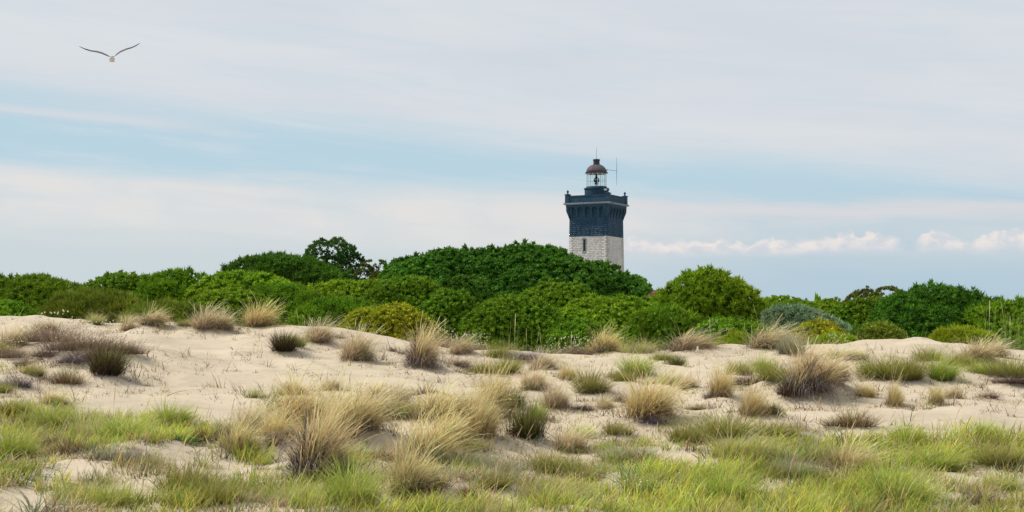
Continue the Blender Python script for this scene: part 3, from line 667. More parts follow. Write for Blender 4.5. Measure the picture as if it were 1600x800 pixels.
# --- along the crest, left to right
T('beige', 22, 548, 44, 48, 'brownish beige tuft on the mound by the left edge')
T('olive', 2, 556, 26, 40, 'small olive tuft at the left edge under the brownish beige one')
T('beige', 72, 518, 16, 38, 'short dry tuft on the crest left of the soft olive bush')
T('windy', 236, 511, 34, 40, 'beige tuft crowning the small dune peak at left')
T('beige', 200, 516, 26, 24, 'thin grey-beige tuft beside the dune peak')
T('pale', 150, 507, 26, 26, 'faint pale tuft behind the left crest in front of the olive bush')
T('pale', 205, 500, 20, 40, 'pale green crest grass left of the dune peak tuft')
T('beige', 321, 520, 42, 42, 'taller beige tuft of the pair on the crest')
T('beige', 348, 521, 34, 36, 'shorter beige tuft of the pair on the crest')
T('gold', 405, 512, 42, 46, 'round golden tuft standing alone on the crest')
T('olive', 292, 512, 14, 34, 'low green crest plant left of the paired beige tufts', 'small_plant', 'plant')
T('twiggy', 447, 552, 36, 46, 'brown mound tuft with yellow-green top on the sand slope')
T('olive', 462, 540, 28, 32, 'small yellow-green tuft on the shoulder of the brown mound')
T('beige', 498, 538, 42, 48, 'dark-footed beige tuft between two brown mounds')
T('beige', 560, 566, 58, 52, 'tall ragged beige brown tuft on the sand slope')
T('dead', 528, 530, 14, 20, 'tiny dark dead clump behind the ragged beige tuft')
T('skirt', 657, 577, 64, 58, 'straw tuft with a grey drooping skirt near the yellow-green bush')
T('dead', 614, 549, 12, 14, 'very small dark clump on bare sand left of the skirted tuft')
T('dead', 629, 553, 11, 12, 'very small olive clump touching the skirted tuft')
T('beige', 720, 556, 34, 40, 'thin beige tuft on the crest right of the skirted tuft')
T('dead', 718, 577, 24, 42, 'dark brown dead clump under the thin beige tuft')
T('dead', 741, 582, 24, 22, 'dark upright clump at the right end of the dead debris')
T('olive', 783, 563, 32, 44, 'olive green tuft on the crest left of the greyish mound')
T('olive', 795, 592, 40, 40, 'thin green tuft below the crest at the middle')
T('violet', 822, 572, 28, 52, 'greyish twiggy mound on the crest at the middle')
T('gold', 943, 556, 42, 40, 'pointed golden beige tuft on the crest below the bright bush')
T('pale', 972, 548, 28, 34, 'pale green grass behind the crest right of the golden tuft')
T('pale', 1003, 553, 32, 40, 'pale yellowish tuft on the crest')
T('green', 998, 586, 46, 56, 'fluffy light green tuft just below the crest')
T('olive', 975, 598, 26, 36, 'green low plant leaning from the fluffy light tuft')
T('windy', 1072, 553, 46, 72, 'large windblown beige tuft leaning right on the crest')
T('twiggy', 1055, 572, 20, 34, 'low dark olive clump below the windblown tuft')
T('olive', 1035, 562, 20, 30, 'small green clump left of the low dark olive one')
T('windy', 1196, 546, 50, 62, 'big beige tuft on the crest right of the pointed evergreen')
T('greygreen', 1232, 556, 46, 46, 'grey-green leafy plant between the crest tufts at right')
T('green', 1192, 583, 44, 40, 'light green tuft on the slope under the big beige crest tuft')
# --- left mound
T('haretail', 120, 556, 34, 70, "patch of hare's-tail grass with many white heads on the left mound", 'flowering_grass', 'wild grass')
T('haretail', 165, 556, 34, 74, "brown patch of hare's-tail grass nearest the bare sand", 'flowering_grass', 'wild grass')
T('haretail', 206, 560, 26, 46, "low end of the hare's-tail patch trailing right", 'flowering_grass', 'wild grass')
T('haretail', 20, 562, 24, 40, "white-headed grass by the left edge under the beige tuft", 'flowering_grass', 'wild grass')
T('haretail', 62, 530, 20, 44, "pale-headed grass near the crest at the left", 'flowering_grass', 'wild grass')
T('dead', 72, 562, 30, 48, 'purplish brown bushy clump on the left mound', 'dry_clump', 'dry plant')
T('violet', 112, 573, 26, 50, 'dark blue-grey low clump on the left mound', 'dry_clump', 'dry plant')
T('dead', 38, 572, 20, 34, 'small brown clump with sandy stems near the left edge', 'dry_clump', 'dry plant')
T('violet', 22, 606, 42, 38, 'violet grey slanting clump low at the left edge', 'dry_clump', 'dry plant')
T('olive', 4, 612, 24, 26, 'olive clump at the left edge beside the violet one')
T('brown_dome', 105, 605, 36, 46, 'small round brown tuft with straw threads on bare sand')
T('twiggy', 170, 596, 54, 68, 'dark woody bush with green top on the left sand', 'woody_bush', 'bush')
# --- slope, middle
T('olive', 432, 640, 40, 32, 'slim olive straw tuft in front of the bare slope')
T('olive', 925, 618, 54, 54, 'brown-hearted tuft with pale drooping blades on the slope')
T('dead', 966, 628, 30, 30, 'small dark maroon dead clump beside the large golden tuft', 'dry_clump', 'dry plant')
T('gold', 1016, 660, 80, 78, 'large golden tuft with dark foot in the middle of the slope')
T('violet', 1026, 663, 26, 44, 'dark violet foot clump under the large golden tuft', 'dry_clump', 'dry plant')
T('beige', 868, 640, 50, 46, 'beige tuft with violet foot on the slope edge')
T('dead', 908, 640, 18, 34, 'low dark crust of dead stems right of the violet-footed tuft', 'dry_clump', 'dry plant')
T('beige', 945, 638, 26, 28, 'small faded tuft between the dark clumps')
T('brown_dome', 962, 590, 18, 30, 'short beige fringe above the brown-hearted tuft')
T('gold', 1127, 622, 58, 36, 'slim orange brown tuft leaning over a dark foot')
T('dead', 1117, 622, 24, 34, 'dark foot clump of the slim orange tuft', 'dry_clump', 'dry plant')
T('gold', 1174, 660, 56, 40, 'upright golden tuft with dark base by the green patch')
T('twiggy', 1206, 655, 22, 36, 'small dark green clump right of the upright golden tuft')
T('olive', 1215, 602, 42, 52, 'green bushy tuft on the left flank of the big straw mound')
T('skirt', 1266, 622, 76, 82, 'biggest straw tuft with black-brown foot on the right slope')
T('twiggy', 1240, 622, 40, 54, 'dark leafy skirt at the left foot of the biggest straw tuft')
T('pale', 1322, 562, 26, 60, 'flat pale grass right of the biggest straw tuft')
T('dead', 1338, 566, 14, 40, 'thin brown strip of stems under the flat pale grass', 'dry_clump', 'dry plant')
T('olive', 1388, 600, 56, 80, 'wide dark olive tuft on the right slope')
T('olive', 1362, 590, 34, 44, 'dull olive tuft at the left end of the wide one')
T('green', 1470, 592, 58, 52, 'deep green bushy tuft right of the wide olive one')
T('olive', 1452, 566, 34, 42, 'dark green tuft top behind the deep green one')
T('straw', 1396, 634, 54, 28, 'small pale straw tuft in front of the wide olive tuft')
T('straw', 1463, 632, 36, 24, 'little straw tuft with black foot at right')
T('beige', 1490, 622, 28, 26, 'faded little tuft next to the one with black foot')
T('windy', 1524, 570, 46, 60, 'pinkish beige grass on the right crest')
T('green', 1532, 588, 34, 54, 'green fringe with brown roots below the pinkish beige grass')
T('olive', 1578, 602, 48, 72, 'thick olive tuft with brown hanging roots at the right edge')
T('dead', 1580, 604, 20, 64, 'brown hanging root mat at the right edge', 'dry_clump', 'dry plant')
T('brown_dome', 1328, 672, 42, 66, 'round brown dome of dry stems with straw threads')
T('dead', 1422, 574, 16, 20, 'tiny dark clump beside the olive tufts at right', 'dry_clump', 'dry plant')
T('twiggy', 822, 690, 62, 64, 'big brown green twiggy bush at the meadow edge', 'woody_bush', 'bush')
T('green', 838, 655, 44, 26, 'small bright green shoot behind the twiggy bush')
T('beige', 893, 706, 52, 56, 'beige fan-shaped tuft with brown foot')
T('green', 912, 682, 32, 38, 'green plant behind the beige fan-shaped tuft')
# --- foreground
T('gold', 470, 668, 72, 100, 'broad golden tuft behind the tallest golden one', rz=.1)
T('straw', 560, 690, 84, 84, 'brown golden tuft right of the tallest golden one')
T('skirt', 492, 742, 122, 98, 'tallest golden tuft with grey drooping skirt in the foreground', rz=.1)
T('gold', 530, 690, 90, 60, 'golden grass leaning right beside the tallest tuft')
T('straw', 690, 660, 66, 90, 'soft straw grass on the near slope, middle of the picture')
T('gold', 660, 728, 100, 90, 'golden arching tuft with dark patches left of the tall stalks')
T('straw', 638, 775, 100, 66, 'straw tuft with green foot near the bottom, middle')
T('gold', 772, 650, 84, 50, 'tall upright stalks rising above the sand at middle')
T('straw', 748, 690, 90, 60, 'feathery straw tuft in front of the tall upright stalks')
T('dead', 785, 652, 26, 34, 'dark maroon clump among the tall upright stalks', 'dry_clump', 'dry plant')
T('straw', 375, 703, 60, 56, 'rough straw tuft right of the maroon stump')
T('dead', 349, 688, 46, 26, 'maroon twisted dead stump at left', 'dry_clump', 'dry plant')
T('beige', 398, 680, 60, 60, 'faded feathery tuft behind the rough straw one')
T('cushion', 278, 692, 24, 60, 'bright green low cushion on the left sand', 'cushion_plant', 'plant')
T('brown_dome', 318, 690, 34, 44, 'pale brown grass mat between cushion and stump')
T('dead', 425, 698, 32, 40, 'pinkish grey thatch on sand left of the golden tufts', 'dry_clump', 'dry plant')
T('violet', 192, 732, 44, 56, 'violet grey thatch spilling down the left sand', 'dry_clump', 'dry plant')
T('violet', 54, 714, 26, 48, 'violet grey clump under green grass at left', 'dry_clump', 'dry plant')
T('dead', 80, 700, 34, 44, 'brown thatch right above the left violet clump', 'dry_clump', 'dry plant')
T('olive', 230, 737, 28, 34, 'small olive plant beside the violet grey thatch', 'small_plant', 'plant')
T('green', 85, 668, 58, 80, 'pale yellow-green tuft at the meadow edge, far left')
T('olive', 22, 650, 34, 56, 'dark olive tuft by the left edge of the meadow')
T('straw', 85, 640, 26, 40, 'straw-coloured top at the meadow edge, far left')
T('green', 205, 690, 66, 90, 'yellow-green arching grass above the violet grey thatch')
T('green', 270, 672, 56, 64, 'fresh green tuft above the bright cushion')
T('pale', 150, 690, 62, 80, 'pale arching grass left of the fresh green tufts')
T('brown_dome', 118, 712, 40, 60, 'beige tangled grass mat on the left sand')
T('green', 20, 720, 90, 70, 'tall yellow-green grass at the left edge')
T('olive', 128, 795, 58, 84, 'dark green rounded tuft at bottom left')
T('olive', 300, 770, 66, 90, 'olive straw tuft at bottom, left of centre')
T('olive', 335, 800, 60, 70, 'deep green tuft at the bottom below the olive straw one')
T('green', 170, 800, 50, 60, 'bright green grass right of the dark rounded tuft')
T('green', 560, 795, 96, 86, 'brightest green long-bladed tuft below the golden grass')
T('green', 530, 742, 50, 40, 'thin green blades beside the grey drooping skirt')
T('greygreen', 722, 735, 62, 90, 'grey-green feathery grass right of the straw tufts')
T('greygreen', 775, 745, 50, 70, 'bluish grey-green grass beside the feathery one')
T('olive', 745, 705, 34, 40, 'dark green low clump above the grey-green grass')
T('brown_dome', 672, 762, 34, 56, 'grey brown twiggy mat beside bare sand at bottom', 'dry_clump', 'dry plant')
T('brown_dome', 735, 775, 36, 50, 'brown twiggy mat left of the sand hollow', 'dry_clump', 'dry plant')
T('olive', 773, 768, 30, 50, 'low green clump by the sand hollow')
T('greygreen', 985, 722, 52, 84, 'soft grey green rounded tuft in the middle meadow')
T('olive', 965, 682, 30, 44, 'green tuft behind the soft grey green one')
T('pale', 855, 795, 74, 90, 'pale arching blades at bottom, drooping over dark green')
T('olive', 915, 745, 40, 60, 'olive tuft above the pale arching blades')
T('olive', 1075, 697, 44, 60, 'olive green tuft at the meadow edge under the golden one')
T('olive', 1130, 690, 52, 90, 'wide olive green tuft under the upright golden one')
T('green', 1130, 780, 72, 80, 'bright mint green grass in the right meadow')
T('pale', 1160, 720, 60, 90, 'pale long grass under the wide olive tuft')
T('olive', 1290, 730, 50, 70, 'olive grass below the brown dome')
T('straw', 1330, 735, 58, 90, 'faded windswept grass below the brown dome', rz=.2)
T('green', 1405, 795, 112, 100, 'bright green fountain of long blades near the bottom right')
T('green', 1415, 690, 44, 60, 'bright green tuft where the right meadow meets the sand')
T('green', 1455, 735, 60, 90, 'broad fresh green grass at right')
T('green', 1546, 690, 44, 44, 'compact bright green tuft on the meadow edge at right')
T('olive', 1565, 735, 44, 76, 'olive grass at the right edge with a crossed stem below')
T('green', 1560, 765, 40, 60, 'yellow-green tuft amid small sand patches at right')
T('olive', 1215, 690, 30, 60, 'yellow-green tuft left of the brown dome')
T('dead', 1240, 678, 20, 34, 'small dark dry clump left of the brown dome', 'dry_clump', 'dry plant')
T('greygreen', 1240, 745, 50, 70, 'dull green grass with bleached blades in the right meadow')
T('dead', 1212, 722, 22, 44, 'dark brown clump in the right meadow', 'dry_clump', 'dry plant')
T('gold', 432, 690, 50, 60, 'low golden tuft at the left foot of the broad golden tuft')
T('beige', 590, 655, 50, 60, 'faded tuft leaning out behind the brown golden one')
T('gold', 700, 700, 70, 60, 'golden tuft between the arching tuft and the tall stalks')
T('pale', 630, 650, 44, 56, 'pale yellowish grass behind the soft straw grass')
T('straw', 735, 655, 50, 56, 'feathery dry grass left of the tall upright stalks')
T('straw', 455, 622, 34, 44, 'small straw tuft highest of the golden group', rz=.2)
T('brown_dome', 590, 715, 34, 50, 'grey tangled stems on sand right of the tallest golden tuft', 'dry_clump', 'dry plant')
T('olive', 862, 735, 46, 70, 'yellow-green tuft above the drooping pale blades')
T('green', 1000, 770, 50, 60, 'fresh green tuft beside the tiny white flowers')
T('olive', 690, 800, 44, 80, 'olive tuft at the bottom edge left of the sand hollow')
T('green', 455, 795, 48, 80, 'yellow-green tuft at the bottom left of the brightest one')
T('gold', 585, 622, 30, 30, 'little golden tuft high on open sand right of the golden group')
T('beige', 520, 610, 26, 30, 'little beige tuft above the broad golden tuft')
T('dead', 655, 622, 16, 30, 'dark sprig mat on sand above the soft straw grass', 'dry_clump', 'dry plant')
T('olive', 400, 622, 18, 26, 'tiny olive clump on the bare left sand')
T('gold', 885, 600, 30, 30, 'little golden tuft up-slope left of the brown-hearted tuft')
T('beige', 1075, 610, 26, 30, 'little beige tuft on open sand below the low dark olive clump')
T('straw', 1350, 622, 30, 34, 'little straw tuft left of the small pale one')
T('dead', 1545, 625, 18, 36, 'dark sprigs on the bare sand at right', 'dry_clump', 'dry plant')
T('beige', 835, 612, 44, 40, 'faded straw tuft on the slope left of the brown-hearted tuft')
T('twiggy', 800, 640, 34, 50, 'dark brown twiggy clump above the big twiggy bush', 'woody_bush', 'bush')
T('olive', 1155, 590, 38, 44, 'brown green tuft between the slim orange tuft and the big straw mound')
T('dead', 1170, 606, 26, 60, 'dark tangle of stems between the slim orange tuft and the big straw mound', 'dry_clump', 'dry plant')
T('windy', 1300, 600, 60, 56, 'brown right flank of the biggest straw tuft')
T('olive', 1420, 596, 46, 50, 'dull green right end of the wide olive tuft')
T('beige', 1548, 560, 32, 50, 'pinkish beige grass top at the far right of the crest')
T('olive', 1500, 578, 30, 40, 'olive clump left of the green fringe with brown roots')
T('haretail', 88, 544, 34, 70, "densest purplish hare's-tail clump on the left mound", 'flowering_grass', 'wild grass')
T('dead', 140, 566, 30, 56, 'brown tangle between the hare\'s-tail and the dark woody bush', 'dry_clump', 'dry plant')
T('olive', 52, 590, 26, 36, 'low olive clump between the two violet clumps at left')
T('beige', 850, 580, 34, 40, 'pale tuft at the right foot of the greyish crest mound')
T('olive', 760, 586, 30, 40, 'small olive clump left of the thin green tuft')
T('pale', 1050, 600, 30, 40, 'thin pale grass right of the fluffy light tuft')
T('beige', 620, 640, 40, 44, 'faded straw tuft on open sand above the soft straw grass')
T('brown_dome', 1090, 640, 16, 34, 'flat dry sprigs on the sand right of the large golden tuft')
# reeds rising in front of the bushes
RA = 'slim green reeds before the large rounded middle evergreen, several clumps alike'
RB = 'tall thin reeds before the pointed evergreen right of the dip, several clumps alike'
RC_ = 'tall pale green reeds before the spiky bush at the right edge, several clumps alike'
for (px, D, h, w, l) in [(482, 44, 58, 26, 'slender reeds rising behind the dark-footed beige tuft'), (695, 45, 66, 28, 'slim reeds right of the yellow-green bush'), (742, 45, 50, 28, RA), (770, 45, 60, 30, RA),
                      (802, 45.5, 76, 30, RA), (835, 45, 70, 30, RA), (858, 45, 62, 28, RA), (890, 46, 60, 26, 'slim reeds left of the pointed golden crest tuft'), (975, 46, 74, 28, 'reeds behind the pale green grass right of the pointed golden tuft'),
                      (1020, 45, 60, 26, 'low reeds left of the large windblown tuft'), (1112, 47, 84, 26, RB), (1135, 47, 92, 30, RB), (1154, 47, 84, 26, RB), (1178, 46, 66, 26, RB),
                      (1342, 46, 62, 26, 'reeds below the brownish tree at the left end of the dense right-hand bush'), (1436, 46, 56, 26, 'reeds below the middle of the dense right-hand bush'),
                      (1545, 44, 76, 28, RC_), (1566, 44, 84, 30, RC_), (1588, 44, 90, 32, RC_), (1606, 43, 80, 28, RC_)]:
    T('reed', px, 0, h, w, l, 'reed_clump', 'reeds', D=D)
# pale flowers in the hollow behind the crest
for (px, D, h, w, l) in [(690, 42.6, 26, 40, 'white-dotted grass at the bush edge right of the skirted tuft'), (745, 42.6, 22, 44, 'white-dotted grass behind the crest left of the olive tuft'),
                         (880, 42.8, 26, 56, 'white-dotted low flowers behind the crest at the middle'), (910, 42.8, 24, 44, 'white-dotted low flowers left of the pointed golden tuft'),
                         (1310, 43.2, 22, 36, 'white flowers in front of the lemon green cushion')]:
    T('haretail', px, 0, h, w, l, 'flowering_grass', 'wild grass', D=D)

for o_ in PLACED: o_.location.z = float(H(o_.location.x, o_.location.y)) - .015
build_ground()
# ------------------------------------------------------------------ meadow (uncountable) and litter
def in_ell(px, row, c):
    return ((px - c[0]) / c[2]) ** 2 + ((row - c[1]) / c[3]) ** 2
SANDY = [(300, 715, 75, 26), (225, 760, 60, 22), (120, 735, 50, 18), (30, 785, 70, 20), (640, 705, 32, 34), (600, 720, 30, 26), (705, 775, 36, 18), (790, 780, 40, 16), (440, 708, 38, 16), (870, 670, 60, 18),
         (880, 715, 60, 16), (1075, 718, 52, 12), (1045, 690, 36, 14), (780, 715, 24, 14), (1540, 742, 34, 16), (1200, 765, 30, 12), (1590, 770, 28, 16), (820, 745, 34, 12), (345, 740, 46, 26), (610, 640, 50, 24), (780, 600, 60, 20)]
def meadow():
    rng = np.random.default_rng(77)
    n = 26000
    y = 13.2 + (27.5 - 13.2) * rng.random(n) ** 0.85
    u = rng.uniform(-1, 1, n) * 0.46; x = u * y
    z = H(x, y)
    px = 800 + FPX * x / y; row = HOR + FPX * (EYE - z) / y
    edge = np.interp(px, [-200, 0, 120, 300, 420, 560, 800, 950, 1060, 1200, 1400, 1600, 1900], [640, 642, 650, 655, 690, 700, 712, 690, 672, 684, 672, 672, 672])
    edge = edge + 10 * vnoise(x, y, .8, 21)
    dens = np.clip((row - edge) / 22, 0, 1) * 0.95
    dens *= np.clip(0.66 + 0.9 * vnoise(x, y, .9, 22) + .35 * vnoise(x, y, .35, 23), 0.06, 1)
    dens = np.where((px < 330) & (row > edge + 5), np.maximum(dens, .7), dens)
    dens = np.where(row > 770, np.maximum(dens, .6), dens)
    for c in SANDY:
        q = in_ell(px, row, c); dens *= np.clip((q - .55) / .6, 0.02, 1)
    ok = rng.random(n) < dens * 0.76
    x, y, z, px, row = x[ok], y[ok], z[ok], px[ok], row[ok]
    k = len(x)
    sel = vnoise(x, y, 1.1, 31) + .5 * vnoise(x, y, .4, 32) + rng.normal(0, .3, k)
    leftm = np.clip((420 - px) / 200, 0, 1); rightm = np.clip((px - 1000) / 250, 0, 1)
    sel += .25 * leftm + .30 * rightm - .05
    tone = np.clip(.5 + .7 * vnoise(x, y, .55, 61) + .3 * vnoise(x, y, .22, 62), 0, 1)
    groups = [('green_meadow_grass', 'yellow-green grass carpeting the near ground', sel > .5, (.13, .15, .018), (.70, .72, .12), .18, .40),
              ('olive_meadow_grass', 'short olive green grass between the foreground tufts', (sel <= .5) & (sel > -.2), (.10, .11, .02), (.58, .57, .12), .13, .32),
              ('dry_meadow_grass', 'bleached dry grass mixed into the foreground', sel <= -.2, (.13, .10, .06), (.66, .56, .33), .10, .26)]  # blade bases painted darker, putting shade between the roots into the colour
    for name, label, m, cb, ct, l0, l1 in groups:
        idx = np.where(m)[0]; nb = 10
        cx = np.repeat(x[idx], nb); cy = np.repeat(y[idx], nb)
        bx = cx + rng.normal(0, .065, len(cx)); by = cy + rng.normal(0, .065, len(cx))
        bz = np.repeat(z[idx], nb) - .02
        az = np.arctan2(by - cy, bx - cx) + rng.normal(0, .6, len(cx))
        le = np.abs(rng.normal(.35, .25, len(cx)))
        dx = np.cos(az) * np.sin(le) + .22; dy = np.sin(az) * np.sin(le)
        az = np.arctan2(dy, dx); le = np.arctan2(np.hypot(dx, dy), np.cos(le))
        big = np.repeat(.75 + .35 * vnoise(x[idx], y[idx], 1.7, 41) + rng.normal(0, .12, len(idx)), nb)
        L = rng.uniform(l0, l1, len(cx)) * np.clip(big, .4, 1.5)
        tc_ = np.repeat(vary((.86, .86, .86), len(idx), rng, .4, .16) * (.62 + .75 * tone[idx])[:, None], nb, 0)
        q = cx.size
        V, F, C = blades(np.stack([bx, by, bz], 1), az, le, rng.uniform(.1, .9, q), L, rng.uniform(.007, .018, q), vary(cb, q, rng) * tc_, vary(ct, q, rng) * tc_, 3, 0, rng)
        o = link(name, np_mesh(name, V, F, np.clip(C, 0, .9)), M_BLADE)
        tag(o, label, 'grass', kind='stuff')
    # larger clumps that break up the carpet
    nc = 760; y = 13.4 + 9.5 * rng.random(nc); x = rng.uniform(-.44, .44, nc) * y; z = H(x, y); px = 800 + FPX * x / y; row = HOR + FPX * (EYE - z) / y
    ok = (row > np.interp(px, [0, 300, 560, 900, 1050, 1600], [650, 668, 712, 700, 685, 690])) 
    for c in SANDY: ok &= (in_ell(px, row, c) > .9)
    x, y, z = x[ok], y[ok], z[ok]; nc = len(x); parts = []
    pal = [((.15, .18, .02), (.62, .66, .11)), ((.11, .11, .02), (.42, .42, .10)), ((.18, .14, .06), (.74, .60, .32)), ((.11, .12, .08), (.44, .47, .30)), ((.09, .16, .02), (.42, .58, .10)), ((.09, .06, .045), (.32, .24, .17))]
    for i in range(nc):
        cb_, ct_ = pal[rng.choice(6, p=[.22, .32, .16, .10, .09, .11])]
        hh = rng.uniform(.13, .26) if rng.random() < .7 else rng.uniform(.28, .46); V, F, C = fan(34, .42, rng, .9, .8, 1.0, .055, cb_, ct_, .25, z0=.1)
        V = V * np.array([hh * 1.1, hh, hh]) + np.array([x[i], y[i], z[i]]); parts.append((V, F, C))
    V, F, C = cat3(parts); tag(link('mixed_grass_clumps', np_mesh('mixed_grass_clumps', V, F, C), M_BLADE), 'small mixed green and straw clumps thickening the foreground grass', 'grass', kind='stuff')
    # tall thin stalks above the meadow
    q = 420; yy = rng.uniform(14, 24, q); xx = rng.uniform(-.4, .4, q) * yy; rr = HOR + FPX * (EYE - H(xx, yy)) / yy
    ok = rr > np.interp(800 + FPX * xx / yy, [0, 300, 560, 900, 1600], [640, 660, 660, 670, 665]); xx, yy = xx[ok], yy[ok]; q = len(xx)
    V, F, C = blades(np.stack([xx, yy, H(xx, yy) - .02], 1), rng.uniform(-.8, .8, q), rng.uniform(.02, .3, q), rng.uniform(.05, .5, q), rng.uniform(.3, .6, q), rng.uniform(.008, .013, q),
                     vary((.22, .18, .08), q, rng), vary((.6, .5, .26), q, rng), 5, .9, rng)
    tag(link('grass_stalks', np_mesh('grass_stalks', V, F, C), M_BLADE), 'single thin seed stalks standing above the foreground grass', 'grass', kind='stuff')
    # small white flowers near the bottom
    pts = []
    for i in range(44):
        p_, r_ = rng.normal(975, 28), rng.normal(772, 9)
        if i > 30: p_, r_ = rng.uniform(820, 1100), rng.uniform(760, 795)
        g = at(p_, r_); hgt = rng.uniform(.10, .2); a = rng.uniform(.007, .012)
        pts.append(tube([(g.x, g.y, g.z + hgt), (g.x, g.y, g.z + hgt + a * .7), (g.x, g.y, g.z + hgt + a * 1.4)], [a * .5, a, a * .3], 6))
        pts.append(tube([(g.x, g.y, g.z - .02), (g.x, g.y, g.z + hgt)], [.002, .002], 4))
    V, F = join(pts); tag(link('white_flowers', np_mesh('white_flowers', V, F, vary((.8, .78, .7), len(V), rng, .05, .02)), M_DRY), 'scatter of tiny white flower heads in the foreground grass', 'flowers', kind='stuff')
    # sparse sprigs and litter on the bare sand
    n = 2600
    # low ragged cover and litter linking the tufts into patches
    A_ = np.array([(o.location.x, o.location.y, o.scale[0]) for o in PLACED if 17 < o.location.y < 41.5 and abs(o.location.x / o.location.y) < .4])
    pk = rng.integers(0, len(A_), 5200); sg = A_[pk, 2] * rng.uniform(.4, 1.5, 5200)
    lx = A_[pk, 0] + rng.normal(0, 1, 5200) * sg + .1 * sg; ly = A_[pk, 1] + rng.normal(0, 1, 5200) * sg * 1.3 - .2 * sg
    extra = 1500; ex = rng.uniform(-.37, .37, extra); ey = rng.uniform(18, 32, extra); okx = vnoise(ex * ey, ey, 1.4, 71) > .15
    lx = np.concatenate([lx, (ex * ey)[okx]]); ly = np.concatenate([ly, ey[okx]]); pc = rng.random(len(lx)); nb = 9
    cx = np.repeat(lx, nb) + rng.normal(0, .06, len(lx) * nb); cy = np.repeat(ly, nb) + rng.normal(0, .06, len(lx) * nb); q = len(cx); pick = np.repeat(pc, nb)[:, None]
    ct = np.where(pick < .3, vary((.42, .42, .12), q, rng), np.where(pick < .58, vary((.60, .48, .29), q, rng), np.where(pick < .82, vary((.24, .16, .11), q, rng), vary((.30, .25, .24), q, rng))))
    hh = np.repeat(.05 + .26 * rng.random(len(lx)) ** 2.2 * (1 + .6 * vnoise(lx, ly, .9, 81)), nb)
    V, F, C = blades(np.stack([cx, cy, H(cx, cy) - .01], 1), rng.uniform(0, 6.28, q), rng.uniform(.2, 1.5, q), rng.uniform(0, .9, q), hh * rng.uniform(.5, 1.3, q), rng.uniform(.008, .018, q), ct * .4, ct, 2, 0, rng)
    tag(link('ragged_dune_cover', np_mesh('ragged_dune_cover', V, F, C), M_BLADE), 'ragged low cover of dry stems and green bits between the dune tufts', 'ground cover', kind='stuff')
    yy = rng.uniform(17, 41.5, n); xx = rng.uniform(-.4, .4, n) * yy
    keep = (vnoise(xx, yy, 1.8, 51) + .6 * vnoise(xx, yy, .6, 52) > rng.uniform(-.1, .9, n)); xx, yy = xx[keep], yy[keep]
    nb = 7; cx = np.repeat(xx, nb) + rng.normal(0, .05, len(xx) * nb); cy = np.repeat(yy, nb) + rng.normal(0, .05, len(xx) * nb); q = len(cx)
    pick = np.repeat(rng.random(len(xx)), nb)[:, None]
    ct = np.where(pick < .45, vary((.33, .31, .13), q, rng), np.where(pick < .8, vary((.42, .33, .22), q, rng), vary((.14, .09, .06), q, rng)))
    V, F, C = blades(np.stack([cx, cy, H(cx, cy) - .01], 1), rng.uniform(0, 6.28, q), rng.uniform(.3, 1.35, q), rng.uniform(0, .6, q), rng.uniform(.04, .15, q), rng.uniform(.008, .016, q), ct * .55, ct, 2, 0, rng)
    tag(link('sand_sprigs', np_mesh('sand_sprigs', V, F, C), M_BLADE), 'sparse little sprigs and dry bits scattered on the bare sand', 'ground cover', kind='stuff')
    # dead sticks and stalks lying or standing on the sand
    pts = []
    for i in range(50):
        px_, r_ = rng.uniform(0, 1600), rng.uniform(560, 720); g = at(px_, r_)
        a = rng.uniform(0, 6.28); L = rng.uniform(.08, .4); up = rng.uniform(0, .12) if i % 3 else rng.uniform(.1, .3)
        e = Vector((g.x + math.cos(a) * L * (.2 if i % 3 == 0 else 1), g.y + math.sin(a) * L * .3, 0)); e.z = float(H(e.x, e.y)) + up
        m = g.lerp(e, .5) + Vector((rng.normal(0, .02), 0, .015))
        pts.append(tube([g, m, e], [.007, .005, .003], 4))
    V, F = join(pts); tag(link('dead_sticks', np_mesh('dead_sticks', V, F, vary((.13, .09, .07), len(V), rng)), M_DRY), 'thin dead twigs lying and standing on the sand', 'twigs', kind='stuff')
meadow()

# white scrap at the foot of the windblown tuft
def scrap():
    p = at(1090, 552); s = p.y / FPX
    t = empty('white_scrap', p); tag(t, 'tiny forked white scrap at the foot of the windblown beige tuft', 'litter')
    def wm(t_, b, o): b.inputs['Base Color'].default_value = (.82, .78, .77, 1); b.inputs['Roughness'].default_value = .6
    m = smat('white_litter', wm)
    bm = bmesh.new()
    prof = [(-3.4, 0), (-2.6, 1.4), (-1.6, 4.6), (-1.3, 8.4), (0, 9), (1.1, 8.4), (1.6, 4.6), (3.0, 1.8), (3.2, 0), (2.0, .3), (.4, 3.0), (-1.0, 1.2), (-2.0, -.2)]
    vs = [bm.verts.new((x * s, math.sin(x) * .004 - z * s * .15, z * s)) for x, z in prof]
    f = bm.faces.new(vs); r = bmesh.ops.extrude_face_region(bm, geom=[f])
    bmesh.ops.translate(bm, vec=(0, .02, 0.004), verts=[v for v in r['geom'] if isinstance(v, bmesh.types.BMVert)])
    bmesh.ops.recalc_face_normals(bm, faces=bm.faces)
    me = bpy.data.meshes.new('scrap'); bm.to_mesh(me); bm.free(); link('scrap_body', me, m, t)
scrap()

